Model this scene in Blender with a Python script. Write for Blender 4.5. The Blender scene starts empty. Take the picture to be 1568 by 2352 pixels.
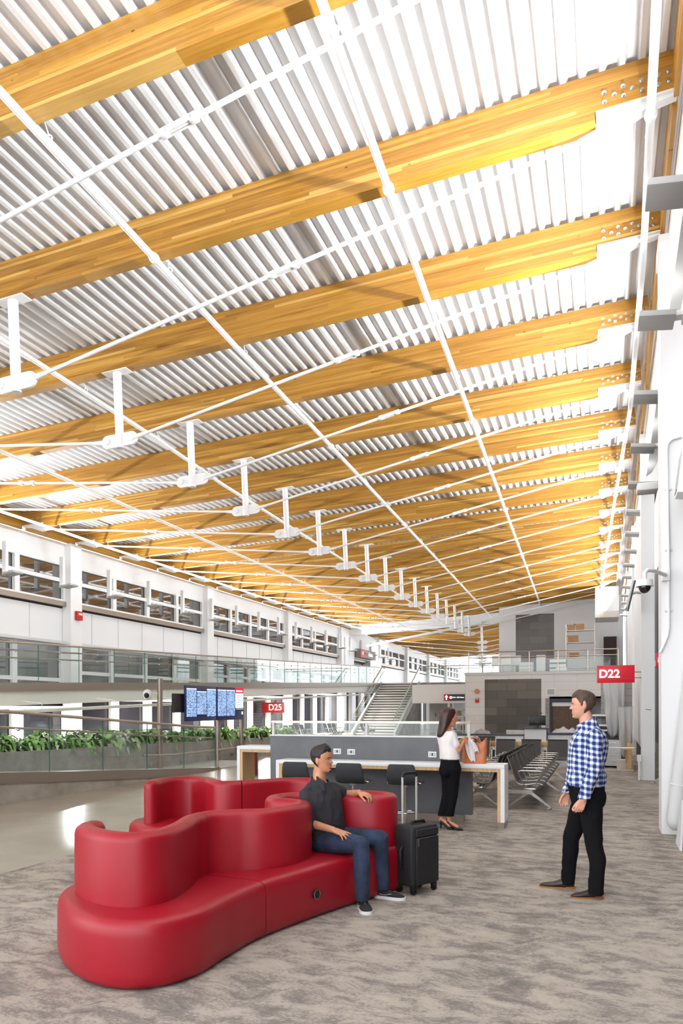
import bpy, bmesh, math, random
from mathutils import Vector, Matrix, noise
random.seed(7)
PI = math.pi
C = bpy.context.scene.collection
V = Vector
ORD = ['first', 'second', 'third', 'fourth', 'fifth', 'sixth', 'seventh', 'eighth', 'ninth', 'tenth', 'eleventh', 'twelfth', 'thirteenth',
       'fourteenth', 'fifteenth', 'sixteenth', 'seventeenth', 'eighteenth', 'nineteenth', 'twentieth', 'twenty-first', 'twenty-second', 'twenty-third', 'twenty-fourth']

# ------------------------------------------------------------------ materials
def lin(c):
    c = c / 255.0
    return c / 12.92 if c <= 0.04045 else ((c + 0.055) / 1.055) ** 2.4
def rgb(r, g, b): return (lin(r), lin(g), lin(b), 1.0)
def new_mat(name):
    m = bpy.data.materials.new(name); m.use_nodes = True
    return m, m.node_tree.nodes, m.node_tree.links, m.node_tree.nodes['Principled BSDF']
def mat(name, col, rough=0.5, metal=0.0, bump=0.0, bscale=40.0, var=0.0, vscale=6.0, spec=None, emit=None, estr=0.0):
    m, N, L, B = new_mat(name)
    B.inputs['Base Color'].default_value = rgb(*col); B.inputs['Roughness'].default_value = rough; B.inputs['Metallic'].default_value = metal
    if spec is not None: B.inputs['Specular IOR Level'].default_value = spec
    if var or bump:
        tc = N.new('ShaderNodeTexCoord')
    if var:
        n = N.new('ShaderNodeTexNoise'); n.inputs['Scale'].default_value = vscale; n.inputs['Detail'].default_value = 6
        L.new(tc.outputs['Object'], n.inputs['Vector'])
        r = N.new('ShaderNodeValToRGB')
        r.color_ramp.elements[0].position = 0.3; r.color_ramp.elements[1].position = 0.7
        r.color_ramp.elements[0].color = rgb(*[max(0, c * (1 - var)) for c in col]); r.color_ramp.elements[1].color = rgb(*[min(255, c * (1 + var)) for c in col])
        L.new(n.outputs['Fac'], r.inputs['Fac']); L.new(r.outputs['Color'], B.inputs['Base Color'])
    if bump:
        n2 = N.new('ShaderNodeTexNoise'); n2.inputs['Scale'].default_value = bscale; n2.inputs['Detail'].default_value = 4
        L.new(tc.outputs['Object'], n2.inputs['Vector'])
        b = N.new('ShaderNodeBump'); b.inputs['Strength'].default_value = bump; b.inputs['Distance'].default_value = 0.01
        L.new(n2.outputs['Fac'], b.inputs['Height']); L.new(b.outputs['Normal'], B.inputs['Normal'])
    if emit:
        B.inputs['Emission Color'].default_value = rgb(*emit); B.inputs['Emission Strength'].default_value = estr
    return m
def math_node(N, L, op, a, b=None, c=None):
    n = N.new('ShaderNodeMath'); n.operation = op
    for i, v in enumerate((a, b, c)):
        if v is None: continue
        if isinstance(v, (int, float)): n.inputs[i].default_value = v
        else: L.new(v, n.inputs[i])
    return n.outputs[0]
def combine(N, L, x, y, z):
    n = N.new('ShaderNodeCombineXYZ')
    for i, v in enumerate((x, y, z)):
        if isinstance(v, (int, float)): n.inputs[i].default_value = v
        else: L.new(v, n.inputs[i])
    return n.outputs[0]
def ramp(N, L, fac, stops, interp='LINEAR'):
    r = N.new('ShaderNodeValToRGB'); cr = r.color_ramp; cr.interpolation = interp
    while len(cr.elements) < len(stops): cr.elements.new(0.5)
    for e, (p, c) in zip(cr.elements, stops): e.position = p; e.color = c if len(c) == 4 else rgb(*c)
    L.new(fac, r.inputs['Fac']); return r.outputs['Color']
def mix(N, L, fac, a, b, mode='MIX'):
    n = N.new('ShaderNodeMix'); n.data_type = 'RGBA'; n.blend_type = mode
    if isinstance(fac, (int, float)): n.inputs[0].default_value = fac
    else: L.new(fac, n.inputs[0])
    for i, v in ((6, a), (7, b)):
        if isinstance(v, tuple): n.inputs[i].default_value = v
        else: L.new(v, n.inputs[i])
    return n.outputs[2]
def noise_tex(N, L, vec, scale, detail=4, rough=0.5):
    n = N.new('ShaderNodeTexNoise'); n.inputs['Scale'].default_value = scale; n.inputs['Detail'].default_value = detail; n.inputs['Roughness'].default_value = rough
    L.new(vec, n.inputs['Vector']); return n.outputs['Fac']
def white(N, L, vec):
    n = N.new('ShaderNodeTexWhiteNoise'); n.noise_dimensions = '3D'; L.new(vec, n.inputs['Vector']); return n.outputs['Value']

def glulam_mat(name, axis=0):
    m, N, L, B = new_mat(name)
    tc = N.new('ShaderNodeTexCoord'); sp = N.new('ShaderNodeSeparateXYZ'); L.new(tc.outputs['Object'], sp.inputs[0])
    oi = N.new('ShaderNodeObjectInfo')
    x = sp.outputs[axis]; z = sp.outputs[2]; y = sp.outputs[1 - axis]
    rnd = math_node(N, L, 'MULTIPLY', oi.outputs['Random'], 37.0)
    lam = math_node(N, L, 'FLOOR', math_node(N, L, 'DIVIDE', z, 0.038))
    off = math_node(N, L, 'MULTIPLY', white(N, L, combine(N, L, lam, rnd, 3.0)), 9.0)
    brd = math_node(N, L, 'FLOOR', math_node(N, L, 'DIVIDE', math_node(N, L, 'ADD', x, off), 3.1))
    tone = white(N, L, combine(N, L, lam, brd, rnd))
    base = ramp(N, L, tone, [(0.0, (140, 92, 22)), (0.35, (158, 108, 27)), (0.72, (172, 122, 36)), (0.86, (184, 136, 50)), (1.0, (212, 172, 98))])
    xs = math_node(N, L, 'ADD', x, math_node(N, L, 'MULTIPLY', tone, 17.0))
    g = noise_tex(N, L, combine(N, L, math_node(N, L, 'MULTIPLY', xs, 0.7), math_node(N, L, 'MULTIPLY', y, 14.0), math_node(N, L, 'MULTIPLY', z, 26.0)), 2.2, 5, 0.6)
    gc = ramp(N, L, g, [(0.35, (138, 86, 20)), (0.62, (208, 164, 80))])
    col = mix(N, L, 0.30, base, gc)
    g2 = noise_tex(N, L, combine(N, L, math_node(N, L, 'MULTIPLY', xs, 1.6), math_node(N, L, 'MULTIPLY', y, 60.0), math_node(N, L, 'MULTIPLY', z, 160.0)), 1.2, 3, 0.6)
    col = mix(N, L, ramp(N, L, g2, [(0.5, (0, 0, 0)), (0.75, (90, 90, 90))]), col, rgb(128, 74, 22))
    vo = N.new('ShaderNodeTexVoronoi'); vo.inputs['Scale'].default_value = 1.0
    L.new(combine(N, L, math_node(N, L, 'MULTIPLY', xs, 2.8), math_node(N, L, 'MULTIPLY', y, 0.02), math_node(N, L, 'MULTIPLY', z, 5.5)), vo.inputs['Vector'])
    k = ramp(N, L, vo.outputs['Distance'], [(0.03, (255, 255, 255)), (0.075, (0, 0, 0))])
    col = mix(N, L, k, col, rgb(92, 52, 20))
    L.new(col, B.inputs['Base Color']); B.inputs['Roughness'].default_value = 0.42
    return m
def oak_mat(name):
    m, N, L, B = new_mat(name)
    tc = N.new('ShaderNodeTexCoord'); sp = N.new('ShaderNodeSeparateXYZ'); L.new(tc.outputs['Object'], sp.inputs[0])
    g = noise_tex(N, L, combine(N, L, math_node(N, L, 'MULTIPLY', sp.outputs[0], 30), math_node(N, L, 'MULTIPLY', sp.outputs[1], 30), math_node(N, L, 'MULTIPLY', sp.outputs[2], 2)), 2, 5)
    L.new(ramp(N, L, g, [(0.3, (188, 148, 96)), (0.7, (222, 186, 134))]), B.inputs['Base Color']); B.inputs['Roughness'].default_value = 0.45
    return m
def carpet_mat():
    m, N, L, B = new_mat('carpet_tile')
    tc = N.new('ShaderNodeTexCoord'); sp = N.new('ShaderNodeSeparateXYZ'); L.new(tc.outputs['Object'], sp.inputs[0])
    x, y = sp.outputs[0], sp.outputs[1]
    wob = noise_tex(N, L, tc.outputs['Object'], 2.2, 4)
    yw = math_node(N, L, 'ADD', y, math_node(N, L, 'MULTIPLY', wob, 0.35)); xw = math_node(N, L, 'ADD', x, math_node(N, L, 'MULTIPLY', wob, -0.4))
    big = noise_tex(N, L, combine(N, L, math_node(N, L, 'MULTIPLY', xw, 1.7), math_node(N, L, 'MULTIPLY', yw, 3.2), 0.0), 2.0, 10, 0.72)
    mid = noise_tex(N, L, combine(N, L, math_node(N, L, 'MULTIPLY', x, 1.1), math_node(N, L, 'MULTIPLY', y, 1.0), 4.0), 1.3, 3, 0.5)
    fine = noise_tex(N, L, combine(N, L, math_node(N, L, 'MULTIPLY', x, 14.0), math_node(N, L, 'MULTIPLY', y, 30.0), 0.0), 2.8, 6, 0.8)
    f = math_node(N, L, 'ADD', math_node(N, L, 'ADD', math_node(N, L, 'MULTIPLY', big, 0.62), math_node(N, L, 'MULTIPLY', mid, 0.16)), math_node(N, L, 'MULTIPLY', fine, 0.40))
    col = ramp(N, L, f, [(0.46, (184, 173, 160)), (0.575, (170, 159, 148)), (0.62, (140, 131, 124)), (0.72, (112, 105, 101))])
    pl = noise_tex(N, L, tc.outputs['Object'], 240.0, 2)
    col = mix(N, L, ramp(N, L, pl, [(0.3, (70, 70, 70)), (0.7, (0, 0, 0))]), col, rgb(112, 104, 99))
    L.new(col, B.inputs['Base Color']); B.inputs['Roughness'].default_value = 0.95; B.inputs['Specular IOR Level'].default_value = 0.1
    b = N.new('ShaderNodeBump'); b.inputs['Strength'].default_value = 0.5; b.inputs['Distance'].default_value = 0.004
    L.new(math_node(N, L, 'ADD', pl, math_node(N, L, 'MULTIPLY', fine, -1.0)), b.inputs['Height']); L.new(b.outputs['Normal'], B.inputs['Normal'])
    return m
def polished_mat():
    m, N, L, B = new_mat('polished_concrete')
    tc = N.new('ShaderNodeTexCoord')
    a = noise_tex(N, L, tc.outputs['Object'], 0.55, 6, 0.6); b2 = noise_tex(N, L, tc.outputs['Object'], 60, 3)
    col = ramp(N, L, a, [(0.3, (158, 146, 130)), (0.7, (184, 172, 156))])
    col = mix(N, L, ramp(N, L, b2, [(0.45, (0, 0, 0)), (0.75, (60, 60, 60))]), col, rgb(130, 118, 102))
    L.new(col, B.inputs['Base Color']); B.inputs['Roughness'].default_value = 0.21; B.inputs['Specular IOR Level'].default_value = 0.6
    return m
def concrete_mat(name='concrete', lo=(138, 136, 132), hi=(186, 184, 180)):
    m, N, L, B = new_mat(name)
    tc = N.new('ShaderNodeTexCoord')
    a = noise_tex(N, L, tc.outputs['Object'], 1.6, 8, 0.65)
    L.new(ramp(N, L, a, [(0.3, lo), (0.7, hi)]), B.inputs['Base Color']); B.inputs['Roughness'].default_value = 0.75
    b = N.new('ShaderNodeBump'); b.inputs['Strength'].default_value = 0.25; b.inputs['Distance'].default_value = 0.01
    L.new(a, b.inputs['Height']); L.new(b.outputs['Normal'], B.inputs['Normal'])
    return m
def brick_mat(name, w, h, c1, c2, mortar, msize, rough, off=0.5, var=0.5, axes=(0, 2), metal=0.0):
    m, N, L, B = new_mat(name)
    tc = N.new('ShaderNodeTexCoord'); sp = N.new('ShaderNodeSeparateXYZ'); L.new(tc.outputs['Object'], sp.inputs[0])
    br = N.new('ShaderNodeTexBrick'); br.offset = off; br.inputs['Scale'].default_value = 1.0
    br.inputs['Brick Width'].default_value = w; br.inputs['Row Height'].default_value = h; br.inputs['Mortar Size'].default_value = msize
    br.inputs['Color1'].default_value = rgb(*c1); br.inputs['Color2'].default_value = rgb(*c2); br.inputs['Mortar'].default_value = rgb(*mortar)
    L.new(combine(N, L, sp.outputs[axes[0]], sp.outputs[axes[1]], 0.0), br.inputs['Vector'])
    nn = noise_tex(N, L, tc.outputs['Object'], 1.5, 6, 0.6)
    col = mix(N, L, math_node(N, L, 'MULTIPLY', nn, var), br.outputs['Color'], rgb(*[c * 0.72 for c in c2]))
    L.new(col, B.inputs['Base Color']); B.inputs['Roughness'].default_value = rough; B.inputs['Metallic'].default_value = metal
    return m
def plaid_mat():
    m, N, L, B = new_mat('plaid_cotton')
    tc = N.new('ShaderNodeTexCoord'); sp = N.new('ShaderNodeSeparateXYZ'); L.new(tc.outputs['Object'], sp.inputs[0])
    wb = math_node(N, L, 'MULTIPLY', noise_tex(N, L, tc.outputs['Object'], 5.0, 2), 0.05)
    # yarn bands: warp runs with the body's front-back and side directions, weft is horizontal
    sn = N.new('ShaderNodeSeparateXYZ'); L.new(tc.outputs['Normal'], sn.inputs[0])
    side = math_node(N, L, 'GREATER_THAN', math_node(N, L, 'ABSOLUTE', sn.outputs[0]), math_node(N, L, 'ABSOLUTE', sn.outputs[1]))
    h = math_node(N, L, 'ADD', math_node(N, L, 'ADD', math_node(N, L, 'MULTIPLY', sp.outputs[1], side), math_node(N, L, 'MULTIPLY', sp.outputs[0], math_node(N, L, 'SUBTRACT', 1.0, side))), wb)
    z = math_node(N, L, 'ADD', sp.outputs[2], math_node(N, L, 'ADD', math_node(N, L, 'MULTIPLY', sp.outputs[0], 0.12), wb))
    def band(v, per):
        s = math_node(N, L, 'SINE', math_node(N, L, 'MULTIPLY', v, 2 * PI / per))
        return math_node(N, L, 'SMOOTH_MIN', 1.0, math_node(N, L, 'MAXIMUM', math_node(N, L, 'ADD', math_node(N, L, 'MULTIPLY', s, 1.15), 0.6), 0.0), 0.1)
    a, b = band(h, 0.05), band(z, 0.05)
    s = math_node(N, L, 'MULTIPLY', math_node(N, L, 'ADD', a, b), 0.5)
    col = ramp(N, L, s, [(0.05, (232, 228, 232)), (0.42, (150, 168, 206)), (0.62, (76, 98, 160)), (0.95, (30, 38, 86))])
    L.new(col, B.inputs['Base Color']); B.inputs['Roughness'].default_value = 0.85
    return m
def glass_mat(name, tint=(235, 242, 240), refl=0.12):
    m = bpy.data.materials.new(name); m.use_nodes = True; N, L = m.node_tree.nodes, m.node_tree.links; N.clear()
    o = N.new('ShaderNodeOutputMaterial'); t = N.new('ShaderNodeBsdfTransparent'); g = N.new('ShaderNodeBsdfGlossy'); x = N.new('ShaderNodeMixShader')
    t.inputs['Color'].default_value = rgb(*tint); g.inputs['Roughness'].default_value = 0.02
    lw = N.new('ShaderNodeLayerWeight'); lw.inputs['Blend'].default_value = 0.2
    L.new(math_node(N, L, 'ADD', math_node(N, L, 'MULTIPLY', lw.outputs['Fresnel'], 0.3), refl * 0.35), x.inputs['Fac'])
    L.new(t.outputs[0], x.inputs[1]); L.new(g.outputs[0], x.inputs[2]); L.new(x.outputs[0], o.inputs['Surface'])
    return m
def film_mat(name):
    m = bpy.data.materials.new(name); m.use_nodes = True; N, L = m.node_tree.nodes, m.node_tree.links; N.clear()
    o = N.new('ShaderNodeOutputMaterial'); t = N.new('ShaderNodeBsdfTransparent'); g = N.new('ShaderNodeBsdfPrincipled'); x = N.new('ShaderNodeMixShader')
    g.inputs['Base Color'].default_value = rgb(236, 236, 234); g.inputs['Roughness'].default_value = 0.25
    x.inputs['Fac'].default_value = 0.55
    L.new(t.outputs[0], x.inputs[1]); L.new(g.outputs[0], x.inputs[2]); L.new(x.outputs[0], o.inputs['Surface'])
    return m
def board_mat(name, rows, lo, hi):
    # screen of a flight information display: light rows of small text on dark blue
    m, N, L, B = new_mat(name)
    tc = N.new('ShaderNodeTexCoord'); sp = N.new('ShaderNodeSeparateXYZ'); L.new(tc.outputs['Object'], sp.inputs[0])
    u = math_node(N, L, 'MULTIPLY', sp.outputs[1], 1 / 0.012); v = math_node(N, L, 'MULTIPLY', sp.outputs[2], rows)
    fr = math_node(N, L, 'FRACT', v); row = math_node(N, L, 'FLOOR', v)
    w = white(N, L, combine(N, L, math_node(N, L, 'FLOOR', math_node(N, L, 'MULTIPLY', u, 0.25)), row, 2.0))
    txt = math_node(N, L, 'MULTIPLY', math_node(N, L, 'GREATER_THAN', w, 0.5), math_node(N, L, 'MULTIPLY', math_node(N, L, 'GREATER_THAN', fr, 0.3), math_node(N, L, 'LESS_THAN', fr, 0.72)))
    bar = ramp(N, L, fr, [(0.0, (30, 40, 90)), (0.12, (120, 165, 225)), (0.8, (150, 190, 240)), (0.95, (235, 242, 255))])
    col = mix(N, L, txt, bar, rgb(22, 30, 84))
    B.inputs['Base Color'].default_value = rgb(10, 10, 20); B.inputs['Roughness'].default_value = 0.3
    L.new(col, B.inputs['Emission Color']); B.inputs['Emission Strength'].default_value = 0.85
    return m

M = {}
M['wood'] = glulam_mat('golden_glulam'); M['woody'] = glulam_mat('golden_glulam_blocking', 1)
M['oak'] = oak_mat('pale_oak'); M['carpet'] = carpet_mat(); M['polished'] = polished_mat(); M['concrete'] = concrete_mat()
M['rampfloor'] = concrete_mat('ramp_concrete', (186, 182, 176), (214, 211, 206))
M['white'] = mat('white_paint', (236, 236, 236), 0.5); M['steel'] = mat('white_steel', (228, 228, 228), 0.38)
M['deck'] = mat('white_deck', (226, 227, 228), 0.4); M['panel'] = mat('white_panel', (232, 232, 233), 0.45)
M['grey'] = mat('grey_paint', (176, 176, 174), 0.5); M['lgrey'] = mat('light_grey', (212, 212, 212), 0.5)
M['gap'] = mat('shadow_gap', (62, 50, 46), 0.8); M['dark'] = mat('dark_plastic', (26, 26, 28), 0.4)
M['chrome'] = mat('chrome', (205, 205, 205), 0.18, 1.0); M['alu'] = mat('polished_aluminium', (208, 206, 203), 0.22, 1.0)
M['stainless'] = mat('brushed_stainless', (158, 146, 136), 0.38, 0.7)
M['rail'] = mat('satin_rail', (190, 178, 166), 0.3, 0.8)
M['glass'] = glass_mat('balustrade_glass', (248, 252, 251), 0.08); M['edge'] = mat('green_glass_edge', (96, 150, 132), 0.2)
M['darkglass'] = mat('night_window_glass', (40, 42, 46), 0.04, spec=0.9)
M['darkglass'].node_tree.nodes['Principled BSDF'].inputs['IOR'].default_value = 2.3
M['nightglass'] = mat('lower_night_glass', (46, 45, 52), 0.06, spec=0.8)
M['red'] = mat('red_vinyl', (156, 9, 31), 0.42, bump=0.04, bscale=260); M['seam'] = mat('seam_dark', (52, 4, 12), 0.7)
M['redpaint'] = mat('red_enamel', (196, 22, 30), 0.4); M['signred'] = mat('sign_red', (176, 16, 34), 0.35, emit=(190, 18, 36), estr=0.35)
M['signdull'] = mat('sign_red_unlit', (158, 28, 36), 0.4)
M['signtext'] = mat('sign_white', (255, 255, 255), 0.4, emit=(255, 255, 255), estr=1.0)
M['signdark'] = mat('sign_dark', (44, 34, 44), 0.4); M['signbrown'] = mat('sign_brown', (124, 108, 98), 0.5)
M['granite'] = mat('charcoal_panel', (92, 93, 96), 0.34, var=0.10, vscale=2.2)
M['granitelow'] = M['granite']
M['slate'] = brick_mat('slate_tile', 1.0, 0.42, (80, 76, 72), (120, 111, 103), (58, 54, 52), 0.008, 0.5, var=0.35)
M['slateup'] = brick_mat('slate_tile_upper', 1.0, 0.42, (104, 102, 101), (134, 130, 127), (92, 90, 88), 0.008, 0.28, var=0.5)
M['tile'] = brick_mat('pale_wall_tile', 1.1, 0.42, (222, 220, 217), (228, 226, 224), (192, 190, 188), 0.008, 0.4, off=0.0, var=0.06)
M['siding'] = brick_mat('grey_siding', 3.0, 0.2, (150, 146, 143), (160, 156, 152), (120, 116, 112), 0.01, 0.5, off=0.3, var=0.2)
M['black_fabric'] = mat('black_mesh_fabric', (68, 64, 62), 0.7, bump=0.06, bscale=300)
M['stool'] = mat('charcoal_upholstery', (44, 45, 48), 0.6, bump=0.05, bscale=200)
M['case'] = mat('black_nylon', (30, 30, 33), 0.62, bump=0.12, bscale=320); M['trim'] = mat('black_rubber', (18, 18, 20), 0.5)
M['leather'] = mat('tan_leather', (198, 112, 62), 0.3, bump=0.08, bscale=30, var=0.1, vscale=5)
M['scarf'] = mat('white_scarf', (250, 249, 248), 0.8, var=0.02, vscale=30); M['card'] = mat('cardboard', (176, 134, 92), 0.8, var=0.06)
M['paleboard'] = mat('pale_cardboard', (206, 200, 192), 0.8, var=0.04); M['film'] = film_mat('plastic_film'); M['sheet'] = mat('white_plastic_sheet', (238, 238, 238), 0.4)
M['leaf'] = mat('green_leaf', (116, 158, 80), 0.32, var=0.4, vscale=9); M['leafpale'] = mat('pale_leaf', (196, 210, 176), 0.32, var=0.2, vscale=9); M['soil'] = mat('bark_mulch', (120, 98, 82), 0.9, bump=1.0, bscale=60, var=0.5, vscale=40)
M['skin1'] = mat('skin_fair', (214, 158, 132), 0.5, var=0.05, vscale=14); M['skin2'] = mat('skin_tan', (196, 136, 102), 0.5, var=0.06, vscale=14); M['skin3'] = mat('skin_warm', (208, 140, 104), 0.5, var=0.05, vscale=14)
M['hairdark'] = mat('dark_hair', (34, 25, 22), 0.5, bump=0.5, bscale=120); M['hairbrown'] = mat('brown_hair', (78, 58, 48), 0.6, bump=0.6, bscale=120, var=0.25, vscale=20)
M['hairlong'] = mat('long_brown_hair', (58, 33, 27), 0.38, bump=0.06, bscale=90, var=0.15, vscale=10)
M['blackshirt'] = mat('black_cotton', (40, 38, 44), 0.85, bump=0.15, bscale=30); M['blackpants'] = mat('black_trousers', (20, 20, 23), 0.9, bump=0.1, bscale=40, spec=0.15)
M['denim'] = mat('blue_denim', (38, 49, 72), 0.85, var=0.3, vscale=7, bump=0.15, bscale=200); M['plaid'] = plaid_mat()
M['blouse'] = mat('white_blouse', (240, 234, 230), 0.7); M['belt'] = mat('black_belt', (24, 22, 22), 0.4)
M['shoebrown'] = mat('dark_brown_leather', (56, 42, 38), 0.35); M['solebrown'] = mat('tan_sole', (156, 104, 62), 0.6)
M['sneaker'] = mat('black_knit', (36, 34, 38), 0.8); M['solewhite'] = mat('white_foam', (232, 230, 228), 0.6); M['sneakergrey'] = mat('grey_knit', (150, 148, 152), 0.8)
M['heel'] = mat('black_suede', (20, 18, 20), 0.5); M['lip'] = mat('lip', (184, 104, 92), 0.5); M['eye'] = mat('eye_white', (196, 186, 178), 0.3); M['iris'] = mat('iris_brown', (48, 32, 24), 0.3)
M['lamp'] = mat('lit_diffuser', (255, 255, 255), 0.5, emit=(255, 252, 245), estr=3.0)
M['bluetape'] = mat('blue_tape', (52, 96, 160), 0.6); M['yellow'] = mat('yellow_tape', (226, 176, 60), 0.6); M['orange'] = mat('orange_horn', (222, 140, 88), 0.5)
M['brown'] = mat('brown_door', (96, 74, 58), 0.5, var=0.08); M['navy'] = mat('navy_frame', (48, 50, 66), 0.5); M['orangewood'] = mat('orange_trim', (206, 132, 72), 0.5)
M['boardblue'] = mat('display_blue', (22, 24, 48), 0.3, emit=(34, 40, 78), estr=0.4)
M['boardhead'] = mat('display_header', (220, 230, 245), 0.3, emit=(220, 232, 250), estr=0.8)
M['boardred'] = mat('display_red', (200, 20, 50), 0.3, emit=(214, 16, 52), estr=0.7); M['boardwhite'] = board_mat('display_notice', 9.0, 0, 1)
M['board'] = board_mat('display_rows', 22.0, 0, 1)
M['stairnose'] = mat('stair_tread', (226, 225, 222), 0.5); M['riser'] = mat('stair_riser', (140, 135, 131), 0.6)
M['stripe'] = mat('red_stripe', (170, 40, 50), 0.4)

# ------------------------------------------------------------------ mesh builder
class MB:
    def __init__(self): self.bm = bmesh.new()
    def quad(self, pts): return self.bm.faces.new([self.bm.verts.new(p) for p in pts])
    def box(self, x0, y0, z0, x1, y1, z1):
        return self.obox(((x0 + x1) / 2, (y0 + y1) / 2, (z0 + z1) / 2), (abs(x1 - x0), abs(y1 - y0), abs(z1 - z0)))
    def obox(self, c, s, R=None, bevel=0.0, seg=2):
        r = bmesh.ops.create_cube(self.bm, size=1.0); vs = r['verts']
        for v in vs:
            p = V((v.co.x * s[0], v.co.y * s[1], v.co.z * s[2]))
            v.co = (R @ p if R else p) + V(c)
        if bevel:
            es = list({e for v in vs for e in v.link_edges})
            bmesh.ops.bevel(self.bm, geom=es, offset=bevel, segments=seg, affect='EDGES', profile=0.5)
        return self
    def ringloft(self, rings, cap=True, closed=False):
        bm = self.bm; vr = [[bm.verts.new(p) for p in r] for r in rings]; n = len(vr[0])
        pairs = list(zip(vr, vr[1:])) + ([(vr[-1], vr[0])] if closed else [])
        for a, b in pairs:
            for i in range(n):
                bm.faces.new((a[i], a[(i + 1) % n], b[(i + 1) % n], b[i]))
        if cap and not closed:
            bm.faces.new(list(reversed(vr[0]))); bm.faces.new(vr[-1])
        return self
    def cyl(self, p0, p1, r0, r1=None, n=12):
        return self.tube([p0, p1], r0, n, r1)
    def tube(self, pts, r, n=8, r1=None, closed=False, flat=None):
        pts = [V(p) for p in pts]; rings = []; m = len(pts); prev = None
        for i, p in enumerate(pts):
            if closed: t = (pts[(i + 1) % m] - pts[i - 1]).normalized()
            else: t = (pts[min(i + 1, m - 1)] - pts[max(i - 1, 0)]).normalized()
            if prev is None:
                a = V((0, 0, 1)) if abs(t.z) < 0.9 else V((1, 0, 0))
                u = t.cross(a).normalized()
            else: u = (prev - t * prev.dot(t)).normalized()
            prev = u; w = t.cross(u)
            rr = r if r1 is None else r + (r1 - r) * i / (m - 1)
            k = 1.0
            if 0 < i < m - 1 or closed:
                d1 = (pts[i] - pts[i - 1]).normalized(); d2 = (pts[(i + 1) % m] - pts[i]).normalized()
                k = 1 / max(0.5, math.sqrt(max(0.01, (1 + d1.dot(d2)) / 2)))
            rings.append([p + (u * math.cos(2 * PI * j / n) * rr + w * math.sin(2 * PI * j / n) * rr) * (k if not closed else 1) for j in range(n)])
        return self.ringloft(rings, closed=closed)
    def prism(self, poly, d0, d1, plane='xz'):
        f = {'xz': lambda a, b, d: (a, d, b), 'xy': lambda a, b, d: (a, b, d), 'yz': lambda a, b, d: (d, a, b)}[plane]
        return self.ringloft([[f(a, b, d0) for a, b in poly], [f(a, b, d1) for a, b in poly]])
    def sphere(self, c, r, R=None, u=16, v=10):
        if isinstance(r, (int, float)): r = (r, r, r)
        q = bmesh.ops.create_uvsphere(self.bm, u_segments=u, v_segments=v, radius=1.0)
        for w in q['verts']:
            p = V((w.co.x * r[0], w.co.y * r[1], w.co.z * r[2])); w.co = (R @ p if R else p) + V(c)
        return self
    def cap(self, p0, r0, p1, r1, n=14, fl=(1, 1), side=None):
        p0, p1 = V(p0), V(p1); t = (p1 - p0).normalized(); Ln = (p1 - p0).length
        a = V(side) if side else (V((0, 1, 0)) if abs(t.y) < 0.9 else V((1, 0, 0)))
        u = (a - t * a.dot(t)).normalized(); w = t.cross(u); rings = []
        st = []
        for k in range(1, 5): q = PI / 2 * (1 - k / 4.0); st.append((-r0 * math.sin(q), r0 * math.cos(q) if k < 4 else r0))
        for k in range(1, 6): st.append((Ln * k / 6.0, r0 + (r1 - r0) * k / 6.0))
        for k in range(0, 4): q = PI / 2 * k / 4.0; st.append((Ln + r1 * math.sin(q), r1 * math.cos(q)))
        for s, r in st: rings.append([p0 + t * s + (u * math.cos(2 * PI * j / n) * fl[0] + w * math.sin(2 * PI * j / n) * fl[1]) * max(r, 1e-4) for j in range(n)])
        return self.ringloft(rings)
    def ell_loft(self, spec, A, B, n=24, grow=0.0, p=2.3):
        A, B = V(A).normalized(), V(B).normalized(); rings = []
        for c, a, b in spec:
            ring = []
            for j in range(n):
                q = 2 * PI * j / n; cs, sn = math.cos(q), math.sin(q)
                k = (abs(cs) ** p + abs(sn) ** p) ** (-1 / p)
                ring.append(V(c) + A * (cs * k * (a + grow)) + B * (sn * k * (b + grow)))
            rings.append(ring)
        return self.ringloft(rings)

OFF = {}
def link(name, me, m, parent=None):
    o = bpy.data.objects.new(name, me); C.objects.link(o)
    if m is not None:
        for q in (m if isinstance(m, (list, tuple)) else [m]): me.materials.append(q)
    if parent: o.parent = parent
    return o
def part(name, mb, m, parent=None, smooth=40, world=True):
    me = bpy.data.meshes.new(name); bm = mb.bm
    bmesh.ops.recalc_face_normals(bm, faces=bm.faces)
    bm.to_mesh(me); bm.free()
    if parent is not None and world:
        off = OFF.get(parent.name)
        if off: me.transform(Matrix.Translation(-V(off)))
    if smooth:
        for p in me.polygons: p.use_smooth = True
        if smooth < 180: me.set_sharp_from_angle(angle=math.radians(smooth))
    o = link(name, me, m, parent)
    if parent is not None and world: OFF[o.name] = OFF.get(parent.name)
    return o
def thing(name, label, cat, loc=(0, 0, 0), rz=0.0, group=None):
    o = bpy.data.objects.new(name, None); C.objects.link(o); o.empty_display_size = 0.1
    o.location = loc; o.rotation_euler = (0, 0, rz); OFF[o.name] = tuple(loc)
    o['label'] = label; o['category'] = cat
    if group: o['group'] = group
    return o
def tag(o, label, cat, group=None):
    o['label'] = label; o['category'] = cat
    if group: o['group'] = group
    return o
def solo(name, mb, m, label, cat, base, group=None, smooth=40):
    # a thing of one mesh, its origin at its base
    me_off = V(base)
    me = bpy.data.meshes.new(name); bmesh.ops.recalc_face_normals(mb.bm, faces=mb.bm.faces); mb.bm.to_mesh(me); mb.bm.free()
    me.transform(Matrix.Translation(-me_off))
    if smooth:
        for p in me.polygons: p.use_smooth = True
        me.set_sharp_from_angle(angle=math.radians(smooth))
    o = link(name, me, m); o.location = base
    return tag(o, label, cat, group)
def struct(name, mb, m, parent=None, label=None, smooth=30):
    o = part(name, mb, m, parent, smooth)
    if parent is None: o['kind'] = 'structure'
    if label: o['label'] = label
    return o
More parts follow.
